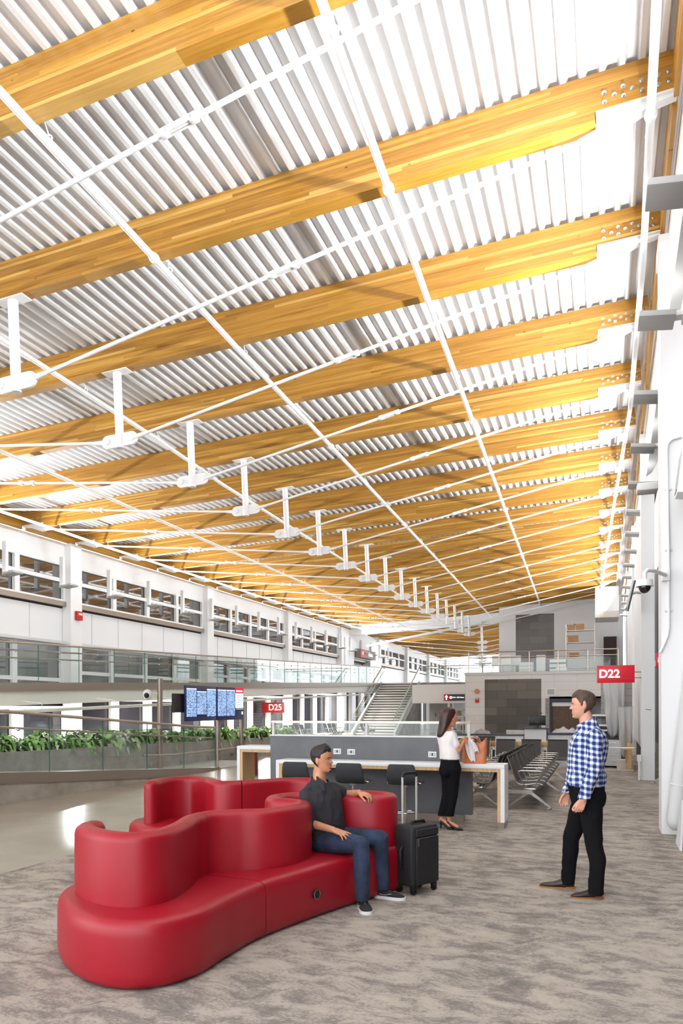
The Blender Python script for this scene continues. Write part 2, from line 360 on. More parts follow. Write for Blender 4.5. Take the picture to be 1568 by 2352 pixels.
def dup(root, loc, rz=None, label=None, group=None):
    r = root.copy(); C.objects.link(r); r.location = loc
    if rz is not None: r.rotation_euler = (root.rotation_euler[0], root.rotation_euler[1], rz)
    if label: r['label'] = label
    if group: r['group'] = group
    for ch in list(root.children):
        c = ch.copy(); C.objects.link(c); c.parent = r
        for g in list(ch.children):
            d = g.copy(); C.objects.link(d); d.parent = c
    return r
def text_mesh(name, s, size, m, parent, mtx, extrude=0.004, bold=0.0, align='CENTER'):
    cu = bpy.data.curves.new(name, 'FONT'); cu.body = s; cu.size = size; cu.extrude = extrude; cu.offset = bold
    cu.align_x = align; cu.align_y = 'CENTER'
    t = bpy.data.objects.new(name, cu); C.objects.link(t)
    dg = bpy.context.evaluated_depsgraph_get(); me = bpy.data.meshes.new_from_object(t.evaluated_get(dg))
    bpy.data.objects.remove(t); bpy.data.curves.remove(cu)
    me.transform(mtx)
    off = OFF.get(parent.name) if parent else None
    if off: me.transform(Matrix.Translation(-V(off)))
    me.materials.clear()
    return link(name, me, m, parent)
def catmull(P, n=8, closed=False):
    out = []; m = len(P); P = [V(p) for p in P]
    for i in range(m if closed else m - 1):
        p1, p2 = P[i], P[(i + 1) % m]
        p0 = P[i - 1] if (closed or i > 0) else p1 * 2 - p2
        p3 = P[(i + 2) % m] if (closed or i + 2 < m) else p2 * 2 - p1
        for k in range(n):
            t = k / n
            out.append(0.5 * ((2 * p1) + (p2 - p0) * t + (2 * p0 - 5 * p1 + 4 * p2 - p3) * t * t + (3 * p1 - p0 - 3 * p2 + p3) * t ** 3))
    if not closed: out.append(P[-1])
    return out
def XR(y): return 0.76 + 0.016 * (y - 10.6)            # the right wall runs very slightly outwards
S = 0.0469                                             # roof pitch, rising to the right
def ZB(x): return 7.93 + S * x                         # underside of the timber beams
def ZRAMP(y): return min(3.32, 2.29 + 0.031 * (y - 14.35))  # deck of the long upper ramp
# ------------------------------------------------------------------ camera, world
cam_d = bpy.data.cameras.new('camera'); cam = bpy.data.objects.new('camera', cam_d); C.objects.link(cam)
cam.location = (0, 0, 1.685); cam.rotation_euler = (PI / 2, math.radians(0.14), math.radians(19.42))
cam_d.sensor_fit = 'HORIZONTAL'; cam_d.sensor_width = 36.0; cam_d.lens = 36.0 * 1689.7 / 1568.0
cam_d.shift_y = (1625.0 - 1176.0) / 1568.0; cam_d.clip_end = 400
bpy.context.scene.camera = cam
w = bpy.data.worlds.new('World'); bpy.context.scene.world = w; w.use_nodes = True
w.node_tree.nodes['Background'].inputs[0].default_value = (0.93, 0.96, 1.0, 1); w.node_tree.nodes['Background'].inputs[1].default_value = 2.5
vs = bpy.context.scene.view_settings
vs.view_transform = 'Standard'; vs.look = 'None'; vs.gamma = 1.0; vs.exposure = 0.6; vs.use_curve_mapping = False
ROOFEND = 49.3

# ------------------------------------------------------------------ floors
mb = MB(); mb.box(-5.76, -6, -0.12, 4.5, 38, 0.0); struct('floor', mb, M['carpet'], label='grey and taupe mottled carpet')
mb = MB(); mb.box(-20, -6, -0.12, -5.76, 100, 0.0); mb.box(-5.76, 38, -0.12, 4.5, 100, 0.0); struct('floor', mb, M['polished'], label='polished beige concrete floor')

# ------------------------------------------------------------------ ceiling: ribbed white deck
def deck(name, x0, x1, y0, y1, zf, origin=(0, 0), ang=0.0):
    mb = MB(); prof = []; x = x0
    while x < x1 - 0.19:
        prof += [(x, 0), (x + 0.055, 0), (x + 0.08, 0.076), (x + 0.175, 0.076)]; x += 0.2
    prof += [(x, 0)]
    top = [(x, 0.2), (x0, 0.2)]
    pts = prof + top
    ca, sa = math.cos(ang), math.sin(ang)
    def tr(px, py, pz): return (origin[0] + px * ca - py * sa, origin[1] + px * sa + py * ca, pz)
    a = [mb.bm.verts.new(tr(px, y0, zf(px) + pz)) for px, pz in pts]; b = [mb.bm.verts.new(tr(px, y1, zf(px) + pz)) for px, pz in pts]
    n = len(pts)
    for i in range(n): mb.bm.faces.new((a[i], a[(i + 1) % n], b[(i + 1) % n], b[i]))
    return struct(name, mb, M['deck'], smooth=0, label='white ribbed metal roof deck')
deck('ceiling', -17.2, 1.35, -5.0, ROOFEND, lambda x: ZB(x) + 0.53)

# ------------------------------------------------------------------ roof trusses
TH = -math.atan(S)
def make_truss(root, nbolt=True):
    P = lambda n, mb, m, sm=40: part(n, mb, m, root, sm, world=False)
    poly = [(-8.76, 0.125), (-7.93, 0.125), (-7.93, 0), (7.93, 0), (7.93, 0.125), (8.74, 0.125), (8.74, 0.53), (-8.76, 0.53)]
    mb = MB(); mb.prism(poly, -0.09, 0.09); P('beam', mb, M['wood'], 0)
    mb = MB(); mb.cyl((0, 0, -1.34), (0, 0, -0.01), 0.072, n=20); kp = P('king_post', mb, M['steel'])
    mb = MB(); mb.obox((0, 0, -0.008), (0.5, 0.2, 0.016)); part('top_plate', mb, M['steel'], kp, 0, False)
    mb = MB(); pts = []
    for sx in (1, -1):
        for k in range(9):
            q = -PI / 2 + PI * k / 8; pts.append((sx * (0.25 + 0.115 * math.cos(q)), -1.2 + sx * 0.115 * math.sin(q)))
    mb.prism(pts, -0.02, 0.02)
    for sx in (-1, 1): mb.cyl((sx * 0.25, -0.045, -1.2), (sx * 0.25, 0.045, -1.2), 0.055, n=14)
    part('gusset_plate', mb, M['steel'], kp, 30, False)
    for sx in (-1, 1):
        a, b = V((sx * 0.27, 0, -1.2)), V((sx * 7.96, 0, -0.06)); d = (b - a).normalized()
        mb = MB(); mb.cyl(a + d * 0.1, b, 0.026, n=12); mb.cyl(a, a + d * 0.26, 0.05, 0.03, n=12); mb.cyl(b - d * 0.22, b, 0.03, 0.052, n=12)
        rod = P('tie_rod', mb, M['steel'])
        c = a + d * 4.0; R = d.to_track_quat('X', 'Z').to_matrix()
        mb = MB(); mb.obox(c - d * 0.16, (0.09, 0.075, 0.075), R, 0.012); mb.obox(c + d * 0.16, (0.09, 0.075, 0.075), R, 0.012)
        for e in (-1, 1): mb.obox(c + R @ V((0, e * 0.031, 0)), (0.3, 0.013, 0.055), R)
        part('turnbuckle', mb, M['steel'], rod, 30, False)
        mb = MB(); q = [(7.94, 0.125), (8.74, 0.125), (8.74, 0.085), (8.5, 0.05), (8.06, -0.12), (7.99, -0.13), (7.94, -0.03)]
        mb.prism([(sx * u, v) for u, v in q], -0.05, 0.05); mb.obox((sx * 8.34, 0, 0.117), (0.8, 0.18, 0.016))
        mb.cyl((sx * 8.0, -0.075, -0.06), (sx * 8.0, 0.075, -0.06), 0.05, n=14)
        P('end_bracket', mb, M['steel'], 30)
        bp = [(8.03, .29), (8.03, .19), (8.13, .24), (8.22, .30), (8.22, .20), (8.31, .25), (8.40, .30), (8.40, .20), (8.48, .25), (8.56, .30), (8.56, .20), (8.66, .31), (8.66, .21)]
        if nbolt:
            for u, v in bp:
                mb = MB(); mb.cyl((sx * u, -0.089, v), (sx * u, -0.098, v), 0.026, n=12); mb.cyl((sx * u, -0.098, v), (sx * u, -0.112, v), 0.015, n=6)
                P('bolt', mb, M['chrome'], 30)
        else:
            mb = MB()
            for u, v in bp: mb.cyl((sx * u, -0.089, v), (sx * u, -0.105, v), 0.024, n=8)
            P('bolt_cluster', mb, M['chrome'], 30)
XK, Y0, SP = -7.963, 8.416, 2.4158
KZ = ZB(XK)
def place_truss(src, k, label):
    loc = (XK, Y0 + k * SP, KZ)
    if src is None: return
    r = dup(src, loc, None, label, 'golden timber roof trusses')
    return r
tr_a = thing('roof_truss', 'golden timber roof beam nearest the camera, at the top left edge', 'roof beam', (XK, Y0 - SP, KZ), group='golden timber roof trusses')
tr_a.rotation_euler = (0, TH, 0); make_truss(tr_a, True)
tr_b = thing('roof_truss', 'golden timber roof truss with white king post and tie rods, eighth from the camera', 'roof beam', (XK, Y0 + 6 * SP, KZ), group='golden timber roof trusses')
tr_b.rotation_euler = (0, TH, 0); make_truss(tr_b, False)
for k in range(0, 17):
    if k == 6: continue
    place_truss(tr_a if k < 6 else tr_b, k, 'golden timber roof truss with white king post and tie rods, %s from the camera' % ORD[k + 1])
# far stretch of roof beyond the white girder, turned a little to the left
ANG = math.radians(8.6); ORG = V((-7.6, 50.0, 0))
def far(u, v, z=0): return V((ORG.x + u * math.cos(ANG) - v * math.sin(ANG), ORG.y + u * math.sin(ANG) + v * math.cos(ANG), z))
for i in range(8):
    p = far(0, 2.2 + i * 4.4, 7.45)
    r = dup(tr_b, p, None, 'timber roof truss in the far stretch beyond the white girder, %s past it' % ORD[i], 'far timber roof trusses')
    r.rotation_euler = (0, TH, ANG)
mb = deck('ceiling', -9.4, 9.0, 0.2, 40, lambda x: 7.45 + 0.53 + S * x, (ORG.x, ORG.y), ANG)

# ------------------------------------------------------------------ sprinkler pipes
def pipe(pts, r, label):
    t = thing('sprinkler_pipe', label, 'pipe', pts[0], group='white sprinkler pipes under the roof')
    mb = MB(); mb.tube(pts, r, 12); part('pipe_run', mb, M['steel'], t)
    ks = [k for k in range(-1, 17)]
    for k in ks:
        y = Y0 + k * SP + 0.22
        for a, b in zip(pts, pts[1:]):
            if a[1] <= y < b[1]:
                q = (y - a[1]) / (b[1] - a[1]); p = V(a).lerp(V(b), q)
                mb = MB(); mb.tube([p + V((0.9 * r * math.cos(u), 0, 0.9 * r * math.sin(u) + 1.3 * r)) for u in [2 * PI * i / 10 for i in range(10)]], 0.009, 6, closed=True)
                mb.cyl(p + V((0, 0, 2.1 * r)), V((p.x, p.y - 0.16, ZB(p.x) + 0.2)), 0.007, n=6)
                part('hanger', mb, M['steel'], t)
                if k % 3 == 0:
                    mb = MB(); d = (V(b) - V(a)).normalized(); mb.cyl(p - d * 0.45, p - d * 0.33, r * 1.25, n=12); mb.cyl(p - d * 0.41, p - d * 0.37, r * 1.5, n=12)
                    part('coupling', mb, M['steel'], t)
pipe([(-2.0, -3, 7.71), (-2.23, 5.85, 7.71), (-2.40, 10.79, 7.70), (-2.59, 17.6, 7.69), (-3.4, 47.0, 7.65)], 0.046, 'white sprinkler pipe crossing the roof bays right of the picture centre, from the top edge')
pipe([(-5.2, -3, 7.56), (-5.38, 5.5, 7.56), (-5.58, 10.8, 7.55), (-5.67, 14.8, 7.54), (-6.66, 48.2, 7.50)], 0.044, 'long white sprinkler pipe running diagonally from the left edge to the picture centre')
pipe([(0.44, -3, 7.80), (0.47, 6.9, 7.81), (0.56, 10.9, 7.82), (0.58, 16.3, 7.82), (0.40, 23.2, 7.81), (0.0, 41.2, 7.80)], 0.044, 'white sprinkler pipe beside the right wall uplights')
pipe([(-8.62, -3, 7.40), (-8.74, 8.9, 7.40), (-8.86, 13.4, 7.39), (-9.08, 16.7, 7.38), (-9.9, 48.5, 7.34)], 0.042, 'white sprinkler pipe running just behind the king posts')
pipe([(-12.1, 3, 7.24), (-12.23, 15.1, 7.24), (-12.35, 22.7, 7.23), (-12.6, 48.8, 7.22)], 0.042, 'white sprinkler pipe between the king posts and the left wall')
pipe([(-15.4, 3, 7.08), (-15.5, 18.4, 7.08), (-15.6, 20.7, 7.08), (-15.5, 48.5, 7.08)], 0.042, 'white sprinkler pipe closest to the left wall')

# white girder closing the near roof
mb = MB()
L0, R0 = (-16.9, 49.6), (1.2, 49.6)
mb.ringloft([[(x, y, ZB(x) + dz) for y, dz in ((49.45, -0.35), (49.75, -0.35), (49.75, 0.55), (49.45, 0.55))] for x in (-17.3, 1.4)])
struct('trim_1', mb, M['white'], label='white girder across the hall')
mb = MB(); mb.cyl((-15.5, 49.3, 7.0), (-9.0, 49.3, 7.4), 0.12); mb.cyl((-15.5, 49.3, 6.0), (-7.5, 49.35, 7.3), 0.09)
solo('roof_brace', mb, M['steel'], 'white tubular brace rising from the left wall to the white girder', 'brace', (-15.5, 49.3, 6.0))

# ------------------------------------------------------------------ left wall
XL = -16.8
COLY = [11.3 + 9 * i for i in range(10)]
mb = MB(); mb.box(XL - 0.3, 3, 6.46, XL + 0.0, 95, 7.16); struct('wall_left', mb, M['white'], label='white fascia beam of the left wall')
mb = MB(); mb.box(XL - 0.3, 3, 3.88, XL - 0.1, 47.3, 5.0); mb.box(XL - 0.3, 56.3, 3.2, XL - 0.1, 95, 5.0); struct('wall_left', mb, M['panel'], label='white panelled band of the left wall')
mb = MB(); mb.box(XL - 1.2, 3, 5.0, XL - 1.0, 95, 7.3); mb.box(XL - 1.2, 3, -0.1, XL - 1.0, 95, 4.0); struct('wall_left', mb, M['gap'], label='dark space behind the windows of the left wall')
mb = MB(); mb.box(XL - 0.32, 3, 5.06, XL + 0.06, 95, 5.22); struct('trim_2', mb, M['stainless'], label='metal sill under the upper left windows')
mb = MB(); mb.box(XL - 0.3, 3, 4.99, XL - 0.14, 95, 5.07); struct('trim_2', mb, M['gap'], label='dark gap below the left sill')
mb = MB(); mb.box(XL - 0.3, 3, 3.80, XL + 0.15, 47.3, 3.89); struct('trim_2', mb, M['lgrey'], label='soffit edge under the white panels')
for y in [3.5 + 1.5 * i for i in range(29)]:
    mb = MB(); mb.box(XL - 0.1, y, 3.89, XL - 0.085, y + 0.03, 5.0); struct('trim_3', mb, M['lgrey'], label='joint cover between white wall panels')
mb = MB()
for k in range(-2, 17):
    y0 = Y0 + k * SP + 0.09; mb.box(XL + 0.06, y0, ZB(XL) + 0.02, XL + 0.12, y0 + SP - 0.18, ZB(XL) + 0.53)
struct('trim_4', mb, M['woody'], label='wood blocking between the beam ends on the left')
for i, y in enumerate(COLY):
    mb = MB(); mb.box(XL - 0.1, y - 0.28, -0.1, XL + 0.24, y + 0.28, 7.15); struct('column', mb, M['white'], label='white steel column in the left wall')
wn = [0]
def window(y0, y1, z0, z1, mull, trans, x, gm, frame=0.07, label='', mw=0.10):
    wn[0] += 1
    mb = MB()
    mb.box(x - 0.06, y0, z0, x + 0.04, y1, z0 + frame); mb.box(x - 0.06, y0, z1 - frame, x + 0.04, y1, z1)
    for k in range(mull + 1):
        y = y0 + (y1 - y0) * k / mull; wd = mw if 0 < k < mull else 0.06
        mb.box(x - 0.06, y - wd, z0, x + 0.05, y + wd, z1)
    for z in trans: mb.box(x - 0.06, y0, z - 0.06, x + 0.04, y1, z + 0.06)
    f = part('window_%d' % wn[0], mb, M['white'], None, 0); f['kind'] = 'structure'; f['label'] = label
    mb = MB(); mb.box(x - 0.10, y0, z0, x - 0.08, y1, z1); part('window_glass', mb, gm, f, 0)
for i in range(9):
    ya, yb = COLY[i] + 0.28, COLY[i + 1] - 0.28
    if i != 4:
        window(ya, yb, 5.22, 6.48, 4, [5.92], XL - 0.05, M['darkglass'], label='upper window band of the left wall')
        if i < 4: window(ya, yb, ZRAMP(ya) - 0.3, 3.82, 4, [ZRAMP(ya) + 0.42], XL - 0.15, M['darkglass'], label='window band beside the upper ramp')
    window(ya, yb, -0.05, ZRAMP(ya) - 0.45, 4, [], XL - 0.05, M['nightglass'], 0.1, label='lower window band behind the planter', mw=0.24)
# portal bay
mb = MB(); mb.box(XL - 0.3, 47.6, 5.2, XL + 0.3, 56.0, 6.5); mb.box(XL - 0.3, 47.6, 3.2, XL + 0.3, 49.5, 5.2); mb.box(XL - 0.3, 53.4, 3.2, XL + 0.3, 56.0, 5.2)
struct('wall_left', mb, M['white'], label='white portal on the upper level')
mb = MB(); mb.box(XL - 0.6, 49.5, 3.3, XL - 0.4, 53.4, 5.2); struct('door_1', mb, M['grey'], label='grey opening in the white portal')
t = thing('wayfinding_sign', 'brown overhead sign with red square above the grey portal, upper left', 'sign', (XL + 0.6, 51.5, 5.2))
mb = MB(); mb.box(XL + 0.35, 49.6, 5.25, XL + 0.75, 53.3, 5.85); part('sign_panel', mb, M['signbrown'], t, 0)
mb = MB(); mb.box(XL + 0.75, 49.6, 5.25, XL + 0.78, 50.5, 5.85); part('arrow_square', mb, M['redpaint'], t, 0)
mt = Matrix.Translation((XL + 0.79, 51.9, 5.55)) @ Matrix.Rotation(PI / 2, 4, 'Z') @ Matrix.Rotation(PI / 2, 4, 'X')
text_mesh('lettering', 'Gates', 0.42, M['signtext'], t, mt)
mt = Matrix.Translation((XL + 0.79, 50.05, 5.55)) @ Matrix.Rotation(PI / 2, 4, 'Z') @ Matrix.Rotation(PI / 2, 4, 'X')
text_mesh('arrow', '<', 0.5, M['signtext'], t, mt)

# wall uplights
def lamp_proto(name, label, loc, left):
    t = thing(name, label, 'uplight', loc)
    P = lambda n, mb, m, sm=30: part(n, mb, m, t, sm, world=False)
    sx = 1 if left else -1
    mb = MB(); mb.obox((sx * 0.0, 0, 0), (0.42, 0.40, 0.07), Matrix.Rotation(-sx * 0.12, 3, 'Y'), 0.012); h = P('lamp_head', mb, M['grey'])
    mb = MB(); mb.obox((0, 0, 0.038), (0.36, 0.34, 0.006), Matrix.Rotation(-sx * 0.12, 3, 'Y')); part('lamp_lens', mb, M['lamp'], h, 0, False)
    mb = MB()
    if left: mb.box(-0.34, -0.05, -0.02, -0.2, 0.05, 0.95); mb.box(-0.34, -0.06, -0.04, -0.12, 0.06, 0.04); P('stem', mb, M['steel'], 0)
    else: mb.obox((0.24, 0, 0.02), (0.10, 0.14, 0.06)); mb.obox((0.32, 0, 0.05), (0.06, 0.2, 0.22)); P('bracket', mb, M['lgrey'], 0)
    return t
def lamp_light(loc, tilt, e, sx=0.10, sy=0.34):
    l = bpy.data.lights.new('uplight_beam', 'AREA'); l.shape = 'RECTANGLE'; l.size = sx; l.size_y = sy; l.energy = e; l.spread = math.radians(122); l.color = (0.95, 0.975, 1.0)
    o = bpy.data.objects.new('uplight_beam', l); C.objects.link(o); o.location = loc; o.rotation_euler = (PI, tilt, 0)
    return o
GU = 'wall uplights along the %s wall'
pl = None
for i in range(20):
    loc = (-16.15, 12.2 + 2.4158 * i, 5.62)
    lb = 'white wall uplight on a drop stem on the left wall, %s from the near end' % ORD[i]
    if pl is None: pl = lamp_proto('wall_uplight', lb, loc, True); pl['group'] = GU % 'left'
    else: dup(pl, loc, None, lb, GU % 'left')
    lamp_light((loc[0], loc[1], loc[2] + 0.09), 1.05, 88)
pr = None
for i in range(15):
    y = 7.5 + 2.4158 * i
    loc = (XR(y) - 0.09, y, 6.48)
    lb = 'grey wall uplight reaching out from the right wall, %s from the camera' % ORD[i]
    if pr is None: pr = lamp_proto('wall_uplight', lb, loc, False); pr['group'] = GU % 'right'
    else: dup(pr, loc, None, lb, GU % 'right')
    lamp_light((loc[0], loc[1], loc[2] + 0.09), -1.05, 88)

# unseen uplights added to continue both rows, as fill light for the hall
for i in range(1, 7):
    y = 7.5 - 2.4158 * i
    dup(pr, (XR(y) - 0.09, y, 6.48), None, 'unseen grey uplight added for fill on the right wall behind the camera, %s back' % ORD[i - 1], GU % 'right'); lamp_light((XR(y) - 0.09, y, 6.57), -1.05, 88)
    y = 12.2 - 2.4158 * i
    dup(pl, (-16.15, y, 5.62), None, 'unseen white uplight added for fill on the left wall outside the left edge, %s back' % ORD[i - 1], GU % 'left'); lamp_light((-16.15, y, 5.71), 1.05, 88)

# ------------------------------------------------------------------ right wall
def ybox(mb, y0, y1, dx0, dx1, z0, z1):
    mb.ringloft([[(XR(y) + dx, y, z) for dx, z in ((dx0, z0), (dx1, z0), (dx1, z1), (dx0, z1))] for y in (y0, y1)])
mb = MB(); ybox(mb, -3, 49.4, 0.10, 0.4, 6.9, 8.1); struct('wall_right', mb, M['white'], label='white fascia beam of the right wall', smooth=0)
mb = MB(); ybox(mb, 18.6, 49.4, 0.06, 0.3, 0.62, 6.9); struct('wall_right', mb, M['panel'], label='white panelled right wall beyond the second column', smooth=0)
mb = MB(); ybox(mb, 18.6, 38, 0.12, 0.3, 0.0, 0.62); struct('baseboard_right', mb, M['gap'], label='dark base of the right wall', smooth=0)
mb = MB()
for k in range(-2, 17):
    y0 = Y0 + k * SP + 0.09; ybox(mb, y0, y0 + SP - 0.18, 0.0, 0.05, ZB(0.8) + 0.02, ZB(0.8) + 0.53)
struct('trim_5', mb, M['woody'], label='wood blocking between the beam ends on the right', smooth=0)
for y, wd, dp in ((10.6, 0.60, 0.5), (18.2, 0.28, 0.4), (27.2, 0.28, 0.4), (36.3, 0.28, 0.4)):
    x = XR(y) - 0.005
    mb = MB(); mb.box(x, y, 0, x + wd, y + dp, 7.9); mb.box(x - 0.02, y - 0.02, 7.7, x + wd + 0.02, y + dp, 7.93)
    struct('column', mb, M['white'], label='white column of the right wall')
# glazing between the two near columns
for (ya, yb) in ((11.1, 18.2),):
    x = 1.95
    window(ya, yb, 0.05, 2.3, 4, [0.8], x, M['nightglass'], 0.08, label='lower glazing of the right wall between the two near columns')
    window(ya, yb, 2.3, 4.2, 4, [3.4], x, M['nightglass'], 0.08, label='middle glazing of the right wall between the two near columns')
    window(ya, yb, 4.2, 6.9, 4, [5.6], x, M['darkglass'], 0.08, label='upper glazing of the right wall between the two near columns')
mb = MB(); mb.box(2.5, -3, 0, 2.7, 40, 8.2); struct('wall_right', mb, M['gap'], label='dark outside beyond the right glazing')

# ------------------------------------------------------------------ upper ramp on the left, landing, stairs
mb = MB(); mb.ringloft([[(x, y, z) for x, z in ((-16.7, ZRAMP(y) - 0.2), (-13.9, ZRAMP(y) - 0.2), (-13.9, ZRAMP(y)), (-16.7, ZRAMP(y)))] for y in (3, 14, 30, 46.0, 47.6)])
mb2 = mb
struct('floor', mb, M['concrete'], label='concrete deck of the long upper ramp', smooth=0)
mb = MB(); mb.ringloft([[(x, y, ZRAMP(y) + z) for x, z in ((-13.92, -0.2), (-13.86, -0.2), (-13.86, 0.03), (-13.92, 0.03))] for y in (3, 30, 47.5)])
struct('trim_6', mb, M['stainless'], label='metal edge strip of the upper ramp', smooth=0)
mb = MB(); mb.ringloft([[(x, y, ZRAMP(y) + z) for x, z in ((-14.25, -0.55), (-14.0, -0.55), (-14.0, -0.2), (-14.25, -0.2))] for y in (3, 30, 47.5)])
struct('trim_7', mb, M['white'], label='white edge girder under the upper ramp', smooth=0)
mb = MB(); mb.ringloft([[(x, y, ZRAMP(y) + z) for x, z in ((-16.7, -0.32), (-14.2, -0.32), (-14.2, -0.2), (-16.7, -0.2))] for y in (3, 30, 47.5)])
struct('ceiling', mb, M['white'], label='white soffit under the upper ramp', smooth=0)
mb = MB(); mb.box(-16.7, 47.6, 3.1, -6.64, 58, 3.32); struct('floor', mb, M['concrete'], label='upper landing at the head of the stairs')
mb = MB(); mb.box(-11.2, 47.7, 2.45, -6.64, 48.0, 3.1); struct('trim_8', mb, M['white'], label='white girder under the upper landing')

def balustrade(name, label, pts, zf, h, step, rails, cat='glass railing', inside=(0, 0), base=0.0, cap_r=0.028):
    # pts: two plan points; zf gives the floor height along y
    (xa, ya), (xb, yb) = pts
    t = thing(name, label, cat, (xa, ya, zf(ya)))
    n = max(1, round(math.hypot(xb - xa, yb - ya) / step))
    P = lambda q: (xa + (xb - xa) * q, ya + (yb - ya) * q)
    for k in range(n):
        a, b = P(k / n), P((k + 1) / n); d = V((b[0] - a[0], b[1] - a[1], 0)).normalized(); nn = V((-d.y, d.x, 0)) * 0.008
        A, B = V((*a, 0)) + d * 0.012, V((*b, 0)) - d * 0.012
        mb = MB(); mb.ringloft([[p + nn * s + V((0, 0, z)) for s, z in ((-1, zf(p.y) + base), (1, zf(p.y) + base), (1, zf(p.y) + h), (-1, zf(p.y) + h))] for p in (A, B)])
        g = part('glass_panel', mb, M['glass'], t, 0)
        mb = MB(); mb.ringloft([[p + nn * s + V((0, 0, z)) for s, z in ((-1, zf(p.y) + base), (1, zf(p.y) + base), (1, zf(p.y) + h), (-1, zf(p.y) + h))] for p in (B, B + d * 0.012)])
        part('glass_edge', mb, M['edge'], g, 0)
    ys = [P(k / 12.0) for k in range(13)]
    mb = MB(); mb.tube([(x, y, zf(y) + h + 0.02) for x, y in ys], cap_r, 10); part('top_rail', mb, M['rail'], t)
    for hz, off in rails:
        mb = MB(); mb.tube([(x + inside[0] * off, y + inside[1] * off, zf(y) + hz) for x, y in ys], 0.022, 8); hr = part('handrail', mb, M['rail'], t)
        so = None
        for k in range(n):
            x, y = P((k + 0.5) / n); z = zf(y) + hz
            if so is None:
                mb = MB(); mb.cyl((x, y, z - 0.03), (x + inside[0] * off, y + inside[1] * off, z), 0.014, n=6); mb.sphere((x, y, z - 0.03), 0.03, u=8, v=6)
                so = part('standoff', mb, M['chrome'], hr); s0 = V((x, y, z))
            else:
                c = so.copy(); C.objects.link(c); c.parent = hr; c.location = V((x, y, z)) - s0
    return t
balustrade('glass_railing', 'glass railing with metal handrails along the edge of the long upper ramp on the left', ((-13.9, 6.0), (-13.9, 47.4)), ZRAMP, 1.02, 1.62, [(0.86, 0.09), (0.66, 0.09)], inside=(-1, 0), base=0.02)
balustrade('glass_railing', 'glass railing on the upper landing right of the stair head', ((-11.1, 47.75), (-6.7, 47.75)), lambda y: 3.32, 1.05, 1.4, [(0.9, 0.08)], inside=(0, 1), base=0.02)
# stairs
ST = thing('staircase', 'straight staircase with pale treads rising to the upper landing', 'stairs', (-12.6, 41.6, 0))
nst = 20; run = 0.30; rise = 3.32 / nst; ys0 = 47.6 - nst * run
mb = MB(); mr = MB()
for k in range(nst):
    y = ys0 + k * run; z = (k + 1) * rise
    mb.box(-13.82, y - 0.03, z - 0.075, -11.38, y + run + 0.01, z)
    mr.box(-13.82, y + 0.03, z - rise, -11.38, y + 0.05, z - 0.07)
part('tread_flight', mb, M['stairnose'], ST, 0); part('riser_flight', mr, M['riser'], ST, 0)
for x in (-13.9, -11.3):
    mb = MB(); mb.prism([(ys0 - 0.3, 0), (ys0 + 0.25, 0), (47.6, 3.32 - 0.45), (47.6, 3.39), (47.5, 3.39), (ys0 - 0.3, 0.25)], x - 0.06, x + 0.06, 'yz'); part('stringer', mb, M['lgrey'], ST, 0)
    mb = MB(); mb.prism([(ys0 - 0.1, 0.25), (47.6, 3.39), (47.6, 4.34), (ys0 - 0.1, 1.2)], x - 0.01, x + 0.01, 'yz'); part('glass_panel', mb, M['glass'], ST, 0)
    mb = MB(); mb.tube([(x, ys0 - 0.1, 1.22), (x, 47.6, 4.36), (x, 48.4, 4.36)], 0.035, 8); part('handrail', mb, M['rail'], ST)
    mb = MB(); mb.tube([(x + (0.12 if x < -12.6 else -0.12), ys0 - 0.1, 0.98), (x + (0.12 if x < -12.6 else -0.12), 47.6, 4.09)], 0.022, 8); part('handrail', mb, M['rail'], ST)
mb = MB(); mb.prism([(ys0 + 0.6, 0), (47.6, 0), (47.6, 2.85)], -11.4, -11.26, 'yz'); struct('wall_stair', mb, M['concrete'], label='concrete wall under the stair stringer', smooth=0)

# under-ramp downlights
dl = None
for i in range(9):
    y = 9.5 + 4.5 * i; loc = (-15.2, y, ZRAMP(y) - 0.335)
    lb = 'round recessed light under the upper ramp, %s from the near end' % ORD[i]
    if dl is None:
        dl = thing('downlight', lb, 'ceiling light', loc, group='recessed lights under the upper ramp')
        mb = MB(); mb.cyl((0, 0, 0.0), (0, 0, 0.03), 0.16, n=20); part('trim_ring', mb, M['steel'], dl, 30, False)
        mb = MB(); mb.cyl((0, 0, -0.004), (0, 0, 0.01), 0.13, n=20); part('diffuser', mb, M['lamp'], dl, 30, False)
    else: dup(dl, loc, None, lb)
    l = bpy.data.lights.new('downlight_beam', 'AREA'); l.shape = 'DISK'; l.size = 0.3; l.energy = 170; l.color = (1, 0.99, 0.97)
    o = bpy.data.objects.new('downlight_beam', l); C.objects.link(o); o.location = (loc[0], loc[1], loc[2] - 0.02)
mb = MB(); mb.tube([(-13.3, y, ZRAMP(y) - 0.68) for y in (4, 14, 24, 34, 41)], 0.045, 10)
for y in range(6, 41, 3): mb.tube([(-13.3, y, ZRAMP(y) - 0.68), (-13.3, y, ZRAMP(y) - 0.5), (-14.0, y, ZRAMP(y) - 0.42)], 0.01, 6)
solo('sprinkler_pipe', mb, M['steel'], 'white sprinkler pipe hung below the upper ramp above the planter', 'pipe', (-13.3, 4, ZRAMP(4) - 0.68))
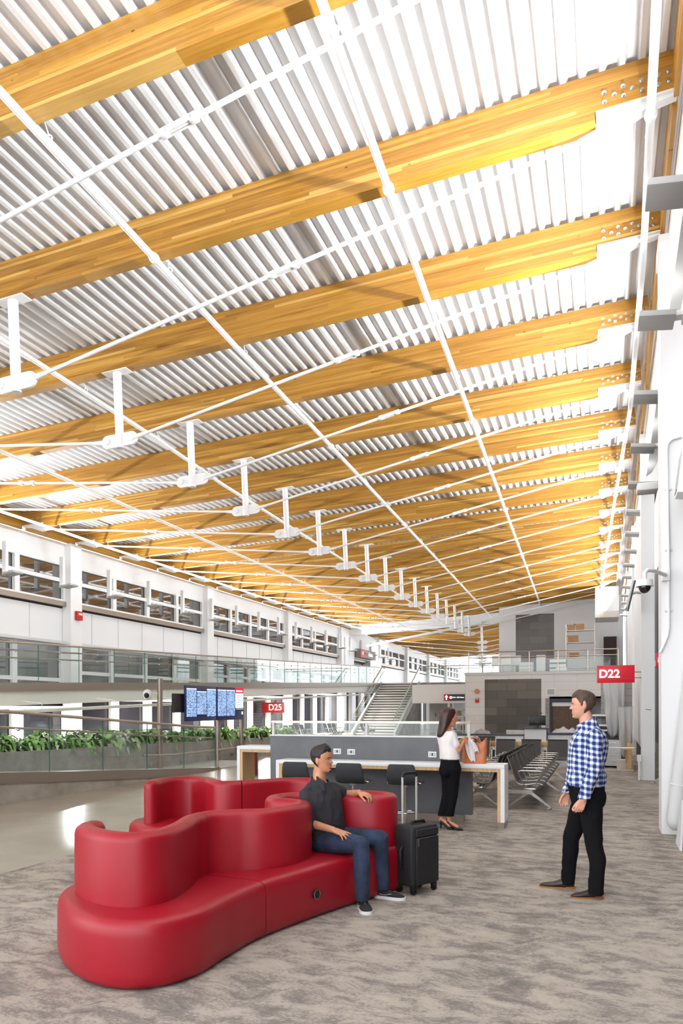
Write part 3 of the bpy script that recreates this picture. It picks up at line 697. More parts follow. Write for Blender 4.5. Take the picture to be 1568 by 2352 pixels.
# ------------------------------------------------------------------ lower ramp, curb, planter
def ZR(y): return max(0.006, 0.067 * (17.6 - y))
mb = MB(); mb.ringloft([[(x, y, z) for x, z in ((-10.0, -0.05), (-11.75, -0.05), (-11.75, ZR(y)), (-10.0, ZR(y)))] for y in (3, 9, 13, 17.6, 21)])
struct('floor', mb, M['rampfloor'], label='concrete floor of the lower ramp', smooth=0)
mb = MB(); mb.ringloft([[(x, y, z) for x, z in ((-9.88, -0.02), (-10.02, -0.02), (-10.02, max(0.02, ZR(y) - 0.12)), (-9.88, max(0.02, ZR(y) - 0.12)))] for y in (3, 9, 13, 17.9)])
struct('wall_ramp', mb, concrete_mat('stained_concrete', (150, 140, 126), (190, 182, 170)), label='stained concrete side of the lower ramp', smooth=0)
mb = MB(); mb.ringloft([[(x, y, z) for x, z in ((-9.85, ZR(y) - 0.14), (-10.04, ZR(y) - 0.14), (-10.04, ZR(y) + 0.06), (-9.85, ZR(y) + 0.06))] for y in (3, 9, 13, 17.6, 17.9)])
struct('trim_9', mb, M['stainless'], label='metal channel holding the lower glass railing', smooth=0)
balustrade('glass_railing', 'glass railing on the lower ramp, in front of the planter', ((-9.95, 5.0), (-9.95, 17.85)), ZR, 1.12, 1.62, [(0.86, 0.1)], inside=(-1, 0), base=0.03, cap_r=0.032)
mb = MB(); mb.cyl((-9.95, 17.95, 0), (-9.95, 17.95, 1.0), 0.03, n=10); mb.cyl((-9.95, 17.95, 0), (-9.95, 17.95, 0.02), 0.06, n=12)
solo('rail_post', mb, M['rail'], 'metal end post of the lower ramp railing, just behind the red sofas', 'post', (-9.95, 17.95, 0))
t = thing('handrail', 'low metal handrail running along the front of the concrete planter', 'handrail', (-11.0, 17.5, 0))
mb = MB(); mb.tube([(-11.35, y, 0.36 + max(0, ZR(y))) for y in (16.5, 18, 20, 23.2)], 0.028, 8); part('rail', mb, M['rail'], t)
for y in (17.2, 18.8, 20.4, 22.0):
    mb = MB(); mb.tube([(-11.35, y, 0.36), (-11.42, y + 0.06, 0.2), (-11.6, y + 0.1, 0.12)], 0.016, 6); mb.cyl((-11.62, y + 0.1, 0.12), (-11.70, y + 0.1, 0.12), 0.05, n=10); part('rail_bracket', mb, M['rail'], t)
PT = thing('planter', 'long concrete planter bed of leafy plants in front of the lower windows', 'planter', (-12.4, 15, 0))
mb = MB()
for x0, x1 in ((-11.9, -11.72), (-13.4, -13.25)):
    mb.ringloft([[(x, y, z) for x, z in ((x0, -0.02), (x1, -0.02), (x1, 0.62 + 0.014 * (22 - y)), (x0, 0.62 + 0.014 * (22 - y)))] for y in (6, 30)])
mb.box(-13.4, 29.8, 0, -11.72, 30, 0.52); part('planter_wall', mb, M['concrete'], PT, 0)
mb = MB()
g = [[mb.bm.verts.new((-13.25 + 1.36 * i / 8, 6 + 23.8 * j / 90, 0.57 + 0.014 * (22 - (6 + 23.8 * j / 90)) + 0.05 * noise.noise((i * 1.3, j * 0.9, 0)))) for i in range(9)] for j in range(91)]
for j in range(90):
    for i in range(8): mb.bm.faces.new((g[j][i], g[j][i + 1], g[j + 1][i + 1], g[j + 1][i]))
part('mulch', mb, M['soil'], PT)
def plant_mesh(seed):
    rnd = random.Random(seed); mb = MB(); mb2 = MB()
    for k in range(26):
        a = rnd.uniform(0, 2 * PI); ln = rnd.uniform(0.26, 0.48); wd = rnd.uniform(0.045, 0.075); el = rnd.uniform(0.25, 1.35); h0 = rnd.uniform(0.02, 0.16)
        d = V((math.cos(a), math.sin(a), 0)); sd = V((-d.y, d.x, 0)); rows = []
        for j in range(7):
            q = j / 6; e = el - 1.3 * q * q * (0.5 + 0.6 * rnd.random())
            p = d * (ln * q * math.cos(el * (1 - 0.35 * q))) + V((0, 0, h0 + ln * q * math.sin(e) * (1 - 0.18 * q)))
            w_ = wd * math.sin(PI * min(1, 0.06 + 0.94 * q)) ** 0.75 + 0.004
            rows.append((p - sd * w_ + V((0, 0, 0.22 * w_)), p, p + sd * w_ + V((0, 0, 0.22 * w_))))
        b = mb2 if rnd.random() < 0.28 else mb
        vr = [[b.bm.verts.new(q) for q in r] for r in rows]
        for r0, r1 in zip(vr, vr[1:]):
            for i in (0, 1): b.bm.faces.new((r0[i], r0[i + 1], r1[i + 1], r1[i]))
    return mb, mb2
PG = 'leafy plants in the concrete planter'; PLB = 'leafy green plant growing in the long concrete planter'
protos = []
for s in range(4):
    a, b = plant_mesh(s + 3); t = thing('leafy_plant', PLB, 'plant', (0, 0, 0), group=PG)
    part('foliage', a, M['leaf'], t, 180, False); part('pale_leaves', b, M['leafpale'], t, 180, False); protos.append(t)
rnd = random.Random(11); n = 0
for j in range(52):
    for i in range(2):
        y = 8.6 + 0.38 * j + rnd.uniform(-0.14, 0.14); x = -12.1 - 0.55 * i + rnd.uniform(-0.14, 0.14)
        loc = (x, y, 0.60 + 0.014 * (22 - y)); p = protos[n % 4]
        if n < 4: p.location = loc; p.rotation_euler[2] = rnd.uniform(0, 6)
        else:
            q = dup(p, loc, rnd.uniform(0, 6)); s = rnd.uniform(0.85, 1.3); q.scale = (s, s, s)
        n += 1

# flight information displays on their frame
FT = thing('flight_display', 'pair of dark flight information screens on tall posts at the planter', 'display', (-11.3, 20.5, 0))
for y in (17.6, 20.9, 22.5):
    mb = MB(); mb.cyl((-11.55, y, 0), (-11.55, y, 2.5 if y < 18 else 2.1), 0.075, n=14); part('post', mb, M['stainless'], FT)
mb = MB(); mb.box(-11.62, 18.3, 1.55, -11.5, 22.2, 2.1); part('back_frame', mb, M['dark'], FT, 0)
for ya, yb, cols in ((18.71, 20.48, ['b', 'b', 'b']), (20.56, 22.34, ['b', 'b', 'n'])):
    mb = MB(); mb.obox((-11.43, (ya + yb) / 2, 1.82), (0.08, yb - ya, 1.06), None, 0.008); s = part('screen', mb, M['boardblue'], FT, 30)
    wd = (yb - ya) / 3
    for i, c in enumerate(cols):
        a, b = ya + i * wd + 0.02, ya + (i + 1) * wd - 0.02
        zt = 2.27 - (0.08 if (i == 1 and ya < 19) else 0); zb = 1.42 + (0.07 if (i == 1 and ya < 19) else 0)
        mb = MB()
        if c == 'b':
            mb.box(-11.39, a, zb, -11.385, b, zt - 0.045); part('text_column', mb, M['board'], s, 0)
            mb = MB(); mb.box(-11.39, a, zt - 0.035, -11.385, b, zt - 0.008); part('column_header', mb, M['boardhead'], s, 0)
        else:
            mb.box(-11.39, a - 0.015, 2.18, -11.385, b + 0.02, 2.345); part('red_header', mb, M['boardred'], s, 0)
            mb = MB(); mb.box(-11.385, a + 0.06, 2.21, -11.382, b - 0.06, 2.265); part('header_text', mb, M['boardhead'], s, 0)
            mb = MB(); mb.box(-11.39, a, 1.68, -11.385, b, 2.165); part('notice', mb, M['boardhead'], s, 0)
            mb = MB()
            for k in range(7): mb.box(-11.385, a + 0.06, 2.08 - k * 0.058, -11.383, b - 0.06 - 0.05 * (k % 3), 2.098 - k * 0.058)
            part('notice_text', mb, mat('notice_ink', (120, 150, 190), 0.5, emit=(120, 150, 190), estr=0.5), s, 0)
            mb = MB(); mb.box(-11.39, a + 0.04, 1.635, -11.385, b - 0.02, 1.65); mb.box(-11.39, b - 0.11, 1.46, -11.385, b - 0.075, 1.56); mb.box(-11.39, b - 0.055, 1.46, -11.385, b - 0.02, 1.56); part('symbols', mb, M['boardhead'], s, 0)
# gate sign D25
def gate_sign(txt, label, x0, x1, y, z0, z1, m, rods, tm, tx, size):
    t = thing('gate_sign', label, 'sign', ((x0 + x1) / 2, y, z0))
    mb = MB(); mb.obox(((x0 + x1) / 2, y, (z0 + z1) / 2), (x1 - x0, 0.09, z1 - z0), None, 0.006); p = part('sign_panel', mb, m, t, 30)
    text_mesh('lettering', txt, size, tm, p, Matrix.Translation((tx, y - 0.052, (z0 + z1) / 2)) @ Matrix.Rotation(PI / 2, 4, 'X'), 0.004, size * 0.022)
    for z in rods[1]:
        mb = MB(); mb.cyl((rods[0][0], y, z), (rods[0][1], y, z), 0.014, n=8); part('mounting_rod', mb, M['stainless'], t)
    mb = MB(); mb.box(x0 + 0.01, y - 0.048, z0 + 0.085 * (z1 - z0) / 0.4, x1 - 0.01, y - 0.0455, z0 + 0.1 * (z1 - z0) / 0.4); part('panel_joint', mb, M['redpaint'], p, 0)
    return t
gate_sign('D22', 'lit red gate sign reading D22 on the right wall column', -0.085, 0.735, 18.3, 2.245, 2.65, M['signred'], ((0.72, 0.875), (2.36, 2.49)), M['signtext'], 0.185, 0.265)
gate_sign('D25', 'dull red gate sign reading D25 above the planter on the left', -17.75 + 1.0, -16.55 + 1.05, 35.0, 1.42, 1.96, M['signdull'], ((-17.0, -16.7), (1.6, 1.8)), mat('sign_cream', (240, 230, 222), 0.5), -15.98, 0.44)

# fire extinguisher by the far bar table
t = thing('fire_extinguisher', 'red fire extinguisher beside the left end of the far bar table', 'fire extinguisher', (-6.15, 12.4, 0.0))
mb = MB(); mb.cyl((-6.15, 12.4, 0.42), (-6.15, 12.4, 0.85), 0.07, n=16); mb.sphere((-6.15, 12.4, 0.85), (0.07, 0.07, 0.05)); part('cylinder', mb, M['redpaint'], t)
mb = MB(); mb.cyl((-6.15, 12.4, 0.88), (-6.15, 12.4, 0.95), 0.022, n=8); mb.box(-6.17, 12.3, 0.94, -6.13, 12.44, 0.97); part('valve', mb, M['dark'], t)
mb = MB(); mb.tube([(-6.15, 12.36, 0.93), (-6.09, 12.30, 0.8), (-6.08, 12.3, 0.55)], 0.012, 6); part('hose', mb, M['dark'], t)
mb = MB(); mb.box(-6.23, 12.48, 0.0, -6.07, 12.5, 0.9); mb.box(-6.23, 12.32, 0.40, -6.07, 12.5, 0.42); part('stand', mb, M['stainless'], t, 0)

t = thing('fire_alarm', 'red fire alarm box on the first white column of the left wall', 'alarm', (-16.5, 20.35, 4.65))
mb = MB(); mb.obox((-16.5, 20.35, 4.78), (0.1, 0.28, 0.3), None, 0.01); part('housing', mb, M['redpaint'], t)
mb = MB(); mb.obox((-16.44, 20.35, 4.83), (0.03, 0.16, 0.07), None, 0.005); part('strobe_lens', mb, M['white'], t)
t = thing('dome_camera', 'white dome camera under the upper ramp left of the flight screens', 'camera', (-11.9, 17.6, 2.0))
mb = MB(); mb.sphere((-11.75, 17.3, 2.05), (0.13, 0.13, 0.15)); part('housing', mb, M['white'], t)
mb = MB(); mb.sphere((-11.72, 17.22, 2.03), (0.075, 0.075, 0.08)); part('dome', mb, M['dark'], t)
mb = MB(); mb.cyl((-11.75, 17.3, 2.08), (-11.56, 17.6, 2.08), 0.02, n=8); part('arm', mb, M['white'], t)

# ------------------------------------------------------------------ back block with the upper level
BX0, BX1, BY = -6.62, 0.95, 38.0
mb = MB(); mb.box(BX0, BY, 0, -5.62, BY + 0.3, 3.45); mb.box(-5.62, BY, 3.1, -2.81, BY + 0.3, 3.45); mb.box(-2.81, BY, 0, -2.42, BY + 0.3, 3.45); mb.box(-2.42, BY, 2.1, BX1, BY + 0.3, 3.45); mb.box(0.42, BY, 0, BX1, BY + 0.3, 2.1)
mb.box(BX0, BY + 0.3, 0, BX0 + 0.3, 52, 3.19); struct('wall_back', mb, M['tile'], label='pale tiled wall of the two storey block', smooth=0)
mb = MB(); mb.box(BX0 - 0.03, BY - 0.05, 3.33, BX1, BY + 0.3, 3.47); struct('trim_10', mb, M['lgrey'], label='coping along the top of the tiled wall', smooth=0)
mb = MB(); mb.box(-5.62, BY + 0.02, 0, -2.81, BY + 0.2, 3.1); struct('wall_back', mb, M['slate'], label='dark slate feature panel in the tiled wall', smooth=0)
mb = MB(); mb.box(BX0, BY + 0.3, 3.2, 1.2, 52, 3.44); struct('floor', mb, M['concrete'], label='floor of the upper level at the back', smooth=0)
# door / shutter recess
mb = MB(); mb.box(-2.42, BY + 1.4, 0, 0.42, BY + 1.5, 2.2); mb.box(-2.42, BY, 2.1, 0.42, BY + 1.5, 2.2); struct('wall_back', mb, M['lgrey'], label='recess behind the shutter opening', smooth=0)
D = MB(); D.box(-2.42, BY - 0.04, 0, -2.30, BY + 0.25, 2.1); D.box(-2.3, BY - 0.04, 1.92, 0.4, BY + 0.25, 2.1); D.box(-0.68, BY - 0.04, 0, -0.58, BY + 0.25, 1.95)
f = struct('door_2', D, M['navy'], label='dark framed opening with a brown shutter', smooth=0)
mb = MB(); mb.box(-2.3, BY + 0.1, 0, -0.68, BY + 0.16, 1.75); part('shutter', mb, M['brown'], f, 0)
mb = MB(); mb.box(-2.3, BY + 0.02, 1.72, -0.68, BY + 0.2, 1.93); part('roller_cover', mb, M['white'], f, 0)
mb = MB(); mb.box(-0.55, BY - 0.03, 1.9, 0.4, BY + 0.02, 2.06); part('orange_fascia', mb, M['orangewood'], f, 0)
mb = MB(); mb.box(-2.62, BY - 0.02, 0, -2.42, BY + 0.1, 2.12); part('jamb', mb, M['siding'], f, 0)
for i, (x0, x1) in enumerate(((-2.58, -2.12), (0.3, 0.55))):
    t = thing('air_vent', ['square grey air vent above the left side of the shutter opening', 'grey air vent above the right side of the shutter opening'][i], 'vent', ((x0 + x1) / 2, BY, 2.2))
    mb = MB(); mb.box(x0, BY - 0.03, 2.26, x1, BY + 0.01, 2.62); part('vent_frame', mb, M['white'], t, 0)
    mb = MB(); mb.box(x0 + 0.06, BY - 0.035, 2.31, x1 - 0.06, BY - 0.02, 2.57); part('grille', mb, M['grey'], t, 0)
mb = MB(); mb.cyl((-6.0, BY, 2.5), (-6.0, BY - 0.06, 2.5), 0.13, n=20); mb.cyl((-6.0, BY - 0.06, 2.5), (-6.0, BY - 0.1, 2.5), 0.08, n=16)
solo('alarm_horn', mb, M['orange'], 'round orange alarm horn on the pale tiled wall', 'alarm', (-6.0, BY, 2.37))
t = thing('fire_strobe', 'small red and white fire strobe below the orange horn', 'alarm', (-6.0, BY, 1.9))
mb = MB(); mb.box(-6.1, BY - 0.06, 1.92, -5.9, BY, 2.16); part('housing', mb, M['redpaint'], t, 0)
mb = MB(); mb.box(-6.08, BY - 0.075, 2.09, -5.92, BY - 0.055, 2.14); part('lens', mb, M['white'], t, 0)
mb = MB(); mb.box(-6.06, BY - 0.02, 0.98, -5.96, BY, 1.14); solo('wall_switch', mb, M['white'], 'small white switch plate on the pale tiled wall', 'switch', (-6.01, BY, 0.98), smooth=0)
# guard rail on top
t = thing('guard_rail', 'metal and glass guard rail on top of the tiled block', 'railing', (-3, BY + 0.1, 3.45))
for z, r in ((4.50, 0.03), (4.22, 0.022)):
    mb = MB(); mb.tube([(-6.45, BY + 0.1, z), (0.8, BY + 0.1, z)], r, 8); part('rail', mb, M['rail'], t)
for x in (-6.45, -4.9, -3.4, -2.0, -0.6, 0.8):
    mb = MB(); mb.box(x - 0.025, BY + 0.08, 3.45, x + 0.025, BY + 0.12, 4.5); part('rail_post', mb, M['rail'], t, 0)
for a, b in zip((-6.45, -4.9, -3.4, -2.0, -0.6), (-4.9, -3.4, -2.0, -0.6, 0.8)):
    mb = MB(); mb.box(a + 0.05, BY + 0.095, 3.5, b - 0.05, BY + 0.105, 4.15); part('glass_panel', mb, M['glass'], t, 0)
mb = MB(); mb.tube([(-6.45, BY + 0.1, 4.5), (-6.5, 47, 4.5)], 0.028, 8); part('rail', mb, M['rail'], t)
# upper wall
mb = MB(); mb.box(-5.78, 45, 3.4, -4.8, 45.3, 7.75); mb.box(-2.59, 45, 3.4, 1.2, 45.3, 8.1); mb.box(-4.8, 45, 7.2, -2.59, 45.3, 8.0); struct('wall_back', mb, M['white'], label='white wall of the upper level', smooth=0)
mb = MB(); mb.box(-4.8, 45.02, 3.4, -2.59, 45.2, 7.2); struct('wall_back', mb, M['slateup'], label='slate feature wall of the upper level', smooth=0)
mb = MB(); mb.box(0.15, 44.7, 3.445, 0.85, 44.95, 5.7); o = solo('dark_panel', mb, M['gap'], 'tall dark doorway panel right of the upper shelves', 'panel', (0.5, 44.9, 3.44), smooth=0)
t = thing('duct_box', 'white boxed bulkhead hanging under the roof at the far right', 'duct', (0.2, 41, 6.3))
mb = MB(); mb.obox((0.3, 41.5, 7.15), (1.15, 2.4, 1.5), None, 0.03); part('casing', mb, M['panel'], t, 0)
mb = MB(); mb.box(-0.28, 40.28, 6.3, 0.88, 42.7, 6.62); part('lower_band', mb, M['paleboard'], t, 0)
# upper level clutter
t = thing('wire_shelving', 'tall wire shelving unit on the upper level holding cardboard boxes', 'shelf', (-1.0, 41.5, 3.44))
for x in (-1.75, -0.3):
    for y in (41.2, 41.7):
        mb = MB(); mb.cyl((x, y, 3.44), (x, y, 6.1), 0.02, n=6); part('upright', mb, M['rail'], t)
for z in (3.75, 4.3, 5.1, 5.75):
    mb = MB(); mb.box(-1.75, 41.2, z, -0.3, 41.7, z + 0.04); part('shelf', mb, M['lgrey'], t, 0)
for i, (x, z, sx, sz, lb) in enumerate(((-1.5, 5.79, 0.35, 0.3, 'open cardboard box on the top shelf, left one'), (-1.05, 5.79, 0.42, 0.33, 'open cardboard box on the top shelf, right one'), (-1.4, 5.14, 0.52, 0.38, 'brown cardboard box on the third shelf up'), (-1.35, 4.34, 0.5, 0.25, 'low cardboard box on the second shelf up'))):
    t = thing('cardboard_box', lb + ' of the wire shelving', 'box', (x, 41.45, z))
    mb = MB(); mb.box(x - sx / 2, 41.25, z, x + sx / 2, 41.65, z + sz); part('carton', mb, M['card'], t, 0)
    mb = MB(); mb.obox((x - sx / 2 - 0.05, 41.45, z + sz), (0.14, 0.4, 0.01), Matrix.Rotation(0.5, 3, 'Y')); part('flap', mb, M['card'], t, 0)
def stool_simple(x, y, z, lb, m):
    t = thing('wrapped_chair', lb, 'chair', (x, y, z))
    for dx in (-0.2, 0.2):
        for dy in (-0.2, 0.2):
            mb = MB(); mb.cyl((x + dx, y + dy, z), (x + dx * 0.85, y + dy * 0.85, z + 0.45), 0.018, n=6); part('leg', mb, M['lgrey'], t)
    mb = MB(); mb.obox((x, y, z + 0.5), (0.5, 0.5, 0.1), None, 0.03); part('seat', mb, m, t)
    mb = MB(); mb.obox((x, y + 0.22, z + 0.78), (0.5, 0.07, 0.5), Matrix.Rotation(-0.12, 3, 'X'), 0.025); part('backrest', mb, m, t)
for i, (x, y) in enumerate(((-5.3, 40.0), (-4.75, 39.7), (-4.3, 40.4))):
    stool_simple(x, y, 3.44, 'white plastic wrapped chair behind the upper guard rail, %s from the left' % ORD[i], M['sheet'])
for i, (x, wd, h, m, lb) in enumerate(((-3.7, 0.75, 0.6, 'lgrey', 'grey low cabinet behind the upper guard rail'), (-2.95, 0.45, 0.95, 'sheet', 'white rack of trays behind the upper guard rail'), (-2.1, 0.9, 0.75, 'slateup', 'grey crate covered with papers on the upper level'), (-1.9, 0.55, 0.25, 'sheet', 'small white carton on the upper level floor'))):
    y = 39.2 if i == 3 else 39.8
    t = thing('storage_unit', lb, 'cabinet', (x, y, 3.44)); mb = MB(); mb.obox((x, y, 3.44 + h / 2), (wd, 0.45, h), None, 0.01); part('body', mb, M[m], t, 0)
    mb = MB()
    for k in range(3): mb.box(x - wd / 2 + 0.04, y - 0.235, 3.44 + h * (k + 0.2) / 3, x + wd / 2 - 0.04, y - 0.22, 3.44 + h * (k + 0.85) / 3)
    part('front_panel', mb, M['white'], t, 0)
t = thing('round_table', 'round high table at the left end of the upper level', 'table', (-6.1, 40.5, 3.44))
mb = MB(); mb.cyl((-6.1, 40.5, 4.05), (-6.1, 40.5, 4.09), 0.5, n=24); part('tabletop', mb, M['rail'], t)
mb = MB(); mb.cyl((-6.1, 40.5, 3.44), (-6.1, 40.5, 4.06), 0.035, n=8); mb.cyl((-6.1, 40.5, 3.44), (-6.1, 40.5, 3.47), 0.25, n=16); part('pedestal', mb, M['brown'], t)
# overhead directional sign and opening left of the block
t = thing('wayfinding_sign', 'dark overhead sign with white arrow and gate numbers left of the tiled wall', 'sign', (-7.2, 38.6, 2.0))
mb = MB(); mb.box(-7.85, 38.6, 2.03, -6.76, 38.7, 2.37); p = part('sign_panel', mb, M['signdark'], t, 0)
mb = MB(); mb.box(-7.85, 38.585, 2.03, -7.58, 38.6, 2.37); part('arrow_square', mb, M['redpaint'], p, 0)
mb = MB(); mb.prism([(-7.715, 2.33), (-7.80, 2.22), (-7.745, 2.22), (-7.745, 2.08), (-7.685, 2.08), (-7.685, 2.22), (-7.63, 2.22)], 38.575, 38.585); part('arrow', mb, M['signtext'], p, 0)
mb = MB(); mb.tube([(-7.48 + 0.055 * math.cos(a), 38.59, 2.2 + 0.055 * math.sin(a)) for a in [2 * PI * i / 16 for i in range(16)]], 0.02, 6, closed=True); part('ring_symbol', mb, M['signtext'], p)
text_mesh('lettering', 'D13 - D34 Gates', 0.085, M['signtext'], p, Matrix.Translation((-7.085, 38.59, 2.2)) @ Matrix.Rotation(PI / 2, 4, 'X'), 0.003, 0.002)
mb = MB(); mb.box(-9.6, 38.7, 1.9, -6.6, 39.0, 2.9); struct('trim_11', mb, M['white'], label='white bulkhead behind the dark overhead sign', smooth=0)
mb = MB(); mb.box(-12.3, 56, 0, -6.6, 56.2, 3.2); struct('wall_back', mb, M['panel'], label='pale wall under the upper landing', smooth=0)
t = thing('display_shelf', 'white display shelving crowded with goods under the upper landing', 'shelf', (-8.2, 46, 0))
for z in (0.2, 0.65, 1.1, 1.55):
    mb = MB(); mb.box(-9.1, 46, z, -7.2, 46.5, z + 0.04); part('shelf', mb, M['white'], t, 0)
for x in (-9.1, -8.15, -7.2):
    mb = MB(); mb.box(x - 0.03, 46, 0, x + 0.03, 46.5, 1.95); part('upright', mb, M['white'], t, 0)
rnd = random.Random(5)
for z in (0.24, 0.69, 1.14):
    for k in range(7):
        x = -8.98 + 0.26 * k; h = rnd.uniform(0.15, 0.34); c = rnd.choice(['dark', 'card', 'leaf', 'lgrey', 'brown'])
        mb = MB(); mb.box(x - 0.09, 46.1, z, x + 0.09, 46.4, z + h)
        solo('goods_box', mb, M[c], 'small box of goods on the white display shelving under the landing', 'box', (x, 46.25, z), 'goods on the display shelving', 0)
t = thing('locker_unit', 'tall grey cabinet unit under the stairs landing', 'cabinet', (-10.4, 50, 0))
mb = MB(); mb.box(-11.2, 50, 0, -9.6, 50.6, 2.0); part('body', mb, M['lgrey'], t, 0)
for k in range(3):
    mb = MB(); mb.box(-11.18 + 0.53 * k, 49.98, 0.05, -10.68 + 0.53 * k, 50.0, 1.95); d = part('door', mb, M['grey'], t, 0)
    mb = MB(); mb.box(-10.76 + 0.53 * k, 49.96, 1.05, -10.72 + 0.53 * k, 49.98, 1.3); part('handle', mb, M['dark'], d, 0)

# ------------------------------------------------------------------ right column fittings
t = thing('column_pipe', 'slanting pale half-round pipe leaning on the near right column', 'pipe', (0.95, 10.3, 0))
mb = MB(); mb.cyl((0.90, 10.36, 0.22), (1.20, 10.45, 2.8), 0.11, n=24); part('pipe_body', mb, M['lgrey'], t)
mb = MB(); mb.sphere((0.90, 10.36, 0.22), (0.108, 0.108, 0.13), u=24, v=12); part('end_cap', mb, M['lgrey'], t)
mb = MB(); mb.tube([V((0.953, 10.376, 0.68)) + V((0.113 * math.cos(a), 0.113 * math.sin(a), -0.013 * math.cos(a))) for a in [2 * PI * i / 24 for i in range(24)]], 0.006, 6, closed=True); part('collar_ring', mb, M['white'], t)
mb = MB(); mb.ringloft([[(0.865, 9.42, 0), (0.89, 9.42, 0), (0.89, 9.95, 0), (0.865, 9.95, 0)], [(0.885, 9.40, 0.58), (0.905, 9.40, 0.58), (0.905, 9.5, 0.58), (0.885, 9.5, 0.58)]])
solo('floor_fin', mb, M['white'], 'narrow tapering white fin standing on the carpet at the right edge', 'panel', (0.88, 9.6, 0), smooth=0)
t = thing('dome_camera', 'white security camera with dark dome on an arm from the near right column', 'camera', (0.52, 9.95, 3.1))
mb = MB(); mb.cyl((0.52, 9.95, 3.19), (0.52, 9.95, 3.27), 0.105, 0.095, n=24); part('housing', mb, M['white'], t)
mb = MB(); mb.sphere((0.52, 9.95, 3.19), (0.075, 0.075, 0.085), u=20, v=12); part('dome', mb, mat('smoked_dome', (34, 28, 30), 0.08, spec=0.8), t)
mb = MB(); mb.tube([(0.52, 9.95, 3.27), (0.52, 9.96, 3.36), (0.55, 9.99, 3.40), (0.62, 10.08, 3.41), (0.80, 10.5, 3.41)], 0.026, 10); mb.obox((0.81, 10.56, 3.42), (0.1, 0.08, 0.16), None, 0.01); part('arm', mb, M['white'], t)
t = thing('conduit', 'white conduit running down the near right column to the red alarm', 'conduit', (0.82, 10.57, 2.4))
mb = MB(); mb.tube([(1.0, 10.575, 5.22), (0.90, 10.575, 5.21), (0.84, 10.575, 5.16), (0.825, 10.575, 5.06), (0.845, 10.575, 3.8), (0.845, 10.575, 2.72), (0.83, 10.575, 2.62), (0.77, 10.575, 2.47), (0.735, 10.575, 2.4)], 0.017, 10); part('tube', mb, M['white'], t)
for z in (4.55, 3.75, 2.95):
    mb = MB(); mb.obox((0.845, 10.588, z), (0.09, 0.02, 0.02)); part('clip', mb, M['lgrey'], t, 0)
t = thing('fire_alarm', 'red fire alarm box between the two right columns', 'alarm', (0.93, 14.0, 2.3))
mb = MB(); mb.obox((0.95, 14.0, 2.5), (0.09, 0.12, 0.26), None, 0.008); mb.obox((1.03, 14.05, 2.5), (0.09, 0.1, 0.24), None, 0.008); part('housing', mb, M['redpaint'], t, 30)
text_mesh('lettering', 'FIRE', 0.045, M['signtext'], t, Matrix.Translation((0.95, 13.938, 2.5)) @ Matrix.Rotation(PI / 2, 4, 'X') @ Matrix.Rotation(-PI / 2, 4, 'Z'), 0.002)
mb = MB(); mb.box(0.9, 14.06, 2.4, 1.3, 14.12, 2.5); part('mount', mb, M['white'], t, 0)
t = thing('wall_floodlight', 'white box floodlight on the near right column at the right edge', 'light', (1.0, 9.9, 4.2))
mb = MB(); mb.obox((1.02, 9.95, 4.55), (0.22, 0.34, 0.55), Matrix.Rotation(0.12, 3, 'Y'), 0.015); part('casing', mb, M['white'], t)
mb = MB(); mb.obox((0.905, 9.95, 4.56), (0.01, 0.28, 0.46), Matrix.Rotation(0.12, 3, 'Y')); part('side_panel', mb, M['grey'], t, 0)
mb = MB(); mb.box(1.0, 10.1, 4.5, 1.1, 10.62, 4.6); part('bracket', mb, M['white'], t, 0)
t = thing('wall_projector', 'white flat projector arm under the uplights by the near right column', 'projector', (0.72, 11.6, 4.85))
mb = MB(); mb.obox((0.66, 11.9, 4.95), (0.30, 0.3, 0.12), None, 0.03); part('casing', mb, M['lgrey'], t)
mb = MB(); mb.prism([(0.55, 5.04), (0.82, 5.02), (0.82, 5.35), (0.72, 5.16)], 11.82, 11.98); part('support', mb, M['white'], t, 0)
t = thing('wall_display', 'tilted thin white display hung from the second right column', 'display', (0.66, 17.9, 3.9))
R = Matrix.Rotation(0.22, 3, 'Y')
mb = MB(); mb.obox((0.62, 17.95, 4.22), (0.05, 0.5, 0.62), R, 0.01); part('screen', mb, M['lgrey'], t)
mb = MB(); mb.obox((0.66, 17.95, 4.2), (0.03, 0.52, 0.64), R); part('back_cover', mb, M['dark'], t, 0)
mb = MB(); mb.tube([(0.67, 17.95, 4.25), (0.76, 18.1, 4.3), (0.86, 18.25, 4.3)], 0.03, 8); part('bracket', mb, M['white'], t)
for i, (x, z, c, lb, rot) in enumerate(((0.82, 1.96, 'bluetape', 'slanting strip of blue tape beside the second right column', 0.6),)):
    mb = MB(); mb.obox((0.957, 19.4, 1.92), (0.006, 0.4, 0.03), Matrix.Rotation(rot * 0.5, 3, 'X')); solo('tape_strip', mb, M[c], lb, 'tape', (0.957, 19.4, 1.9), smooth=0)
mb = MB(); mb.obox((1.02, 18.195, 1.62), (0.12, 0.004, 0.012), Matrix.Rotation(0.15, 3, 'Y')); solo('door_bolt', mb, M['dark'], 'short dark bar on the face of the second right column', 'bar', (1.02, 18.195, 1.6), smooth=0)
mb = MB(); mb.box(0.80, 18.12, 0.0, 0.845, 18.24, 0.44); mb.box(0.775, 18.1, 0.44, 0.86, 18.24, 0.58); solo('column_guard', mb, M['white'], 'small white box and riser at the foot of the second right column', 'box', (0.82, 18.18, 0), smooth=0)
mb = MB(); mb.box(0.97, 30.2, 1.8, 1.11, 30.4, 2.15); solo('fire_alarm', mb, M['redpaint'], 'small red alarm on the white right wall beyond the gate sign', 'alarm', (1.06, 30.3, 1.8), smooth=0)
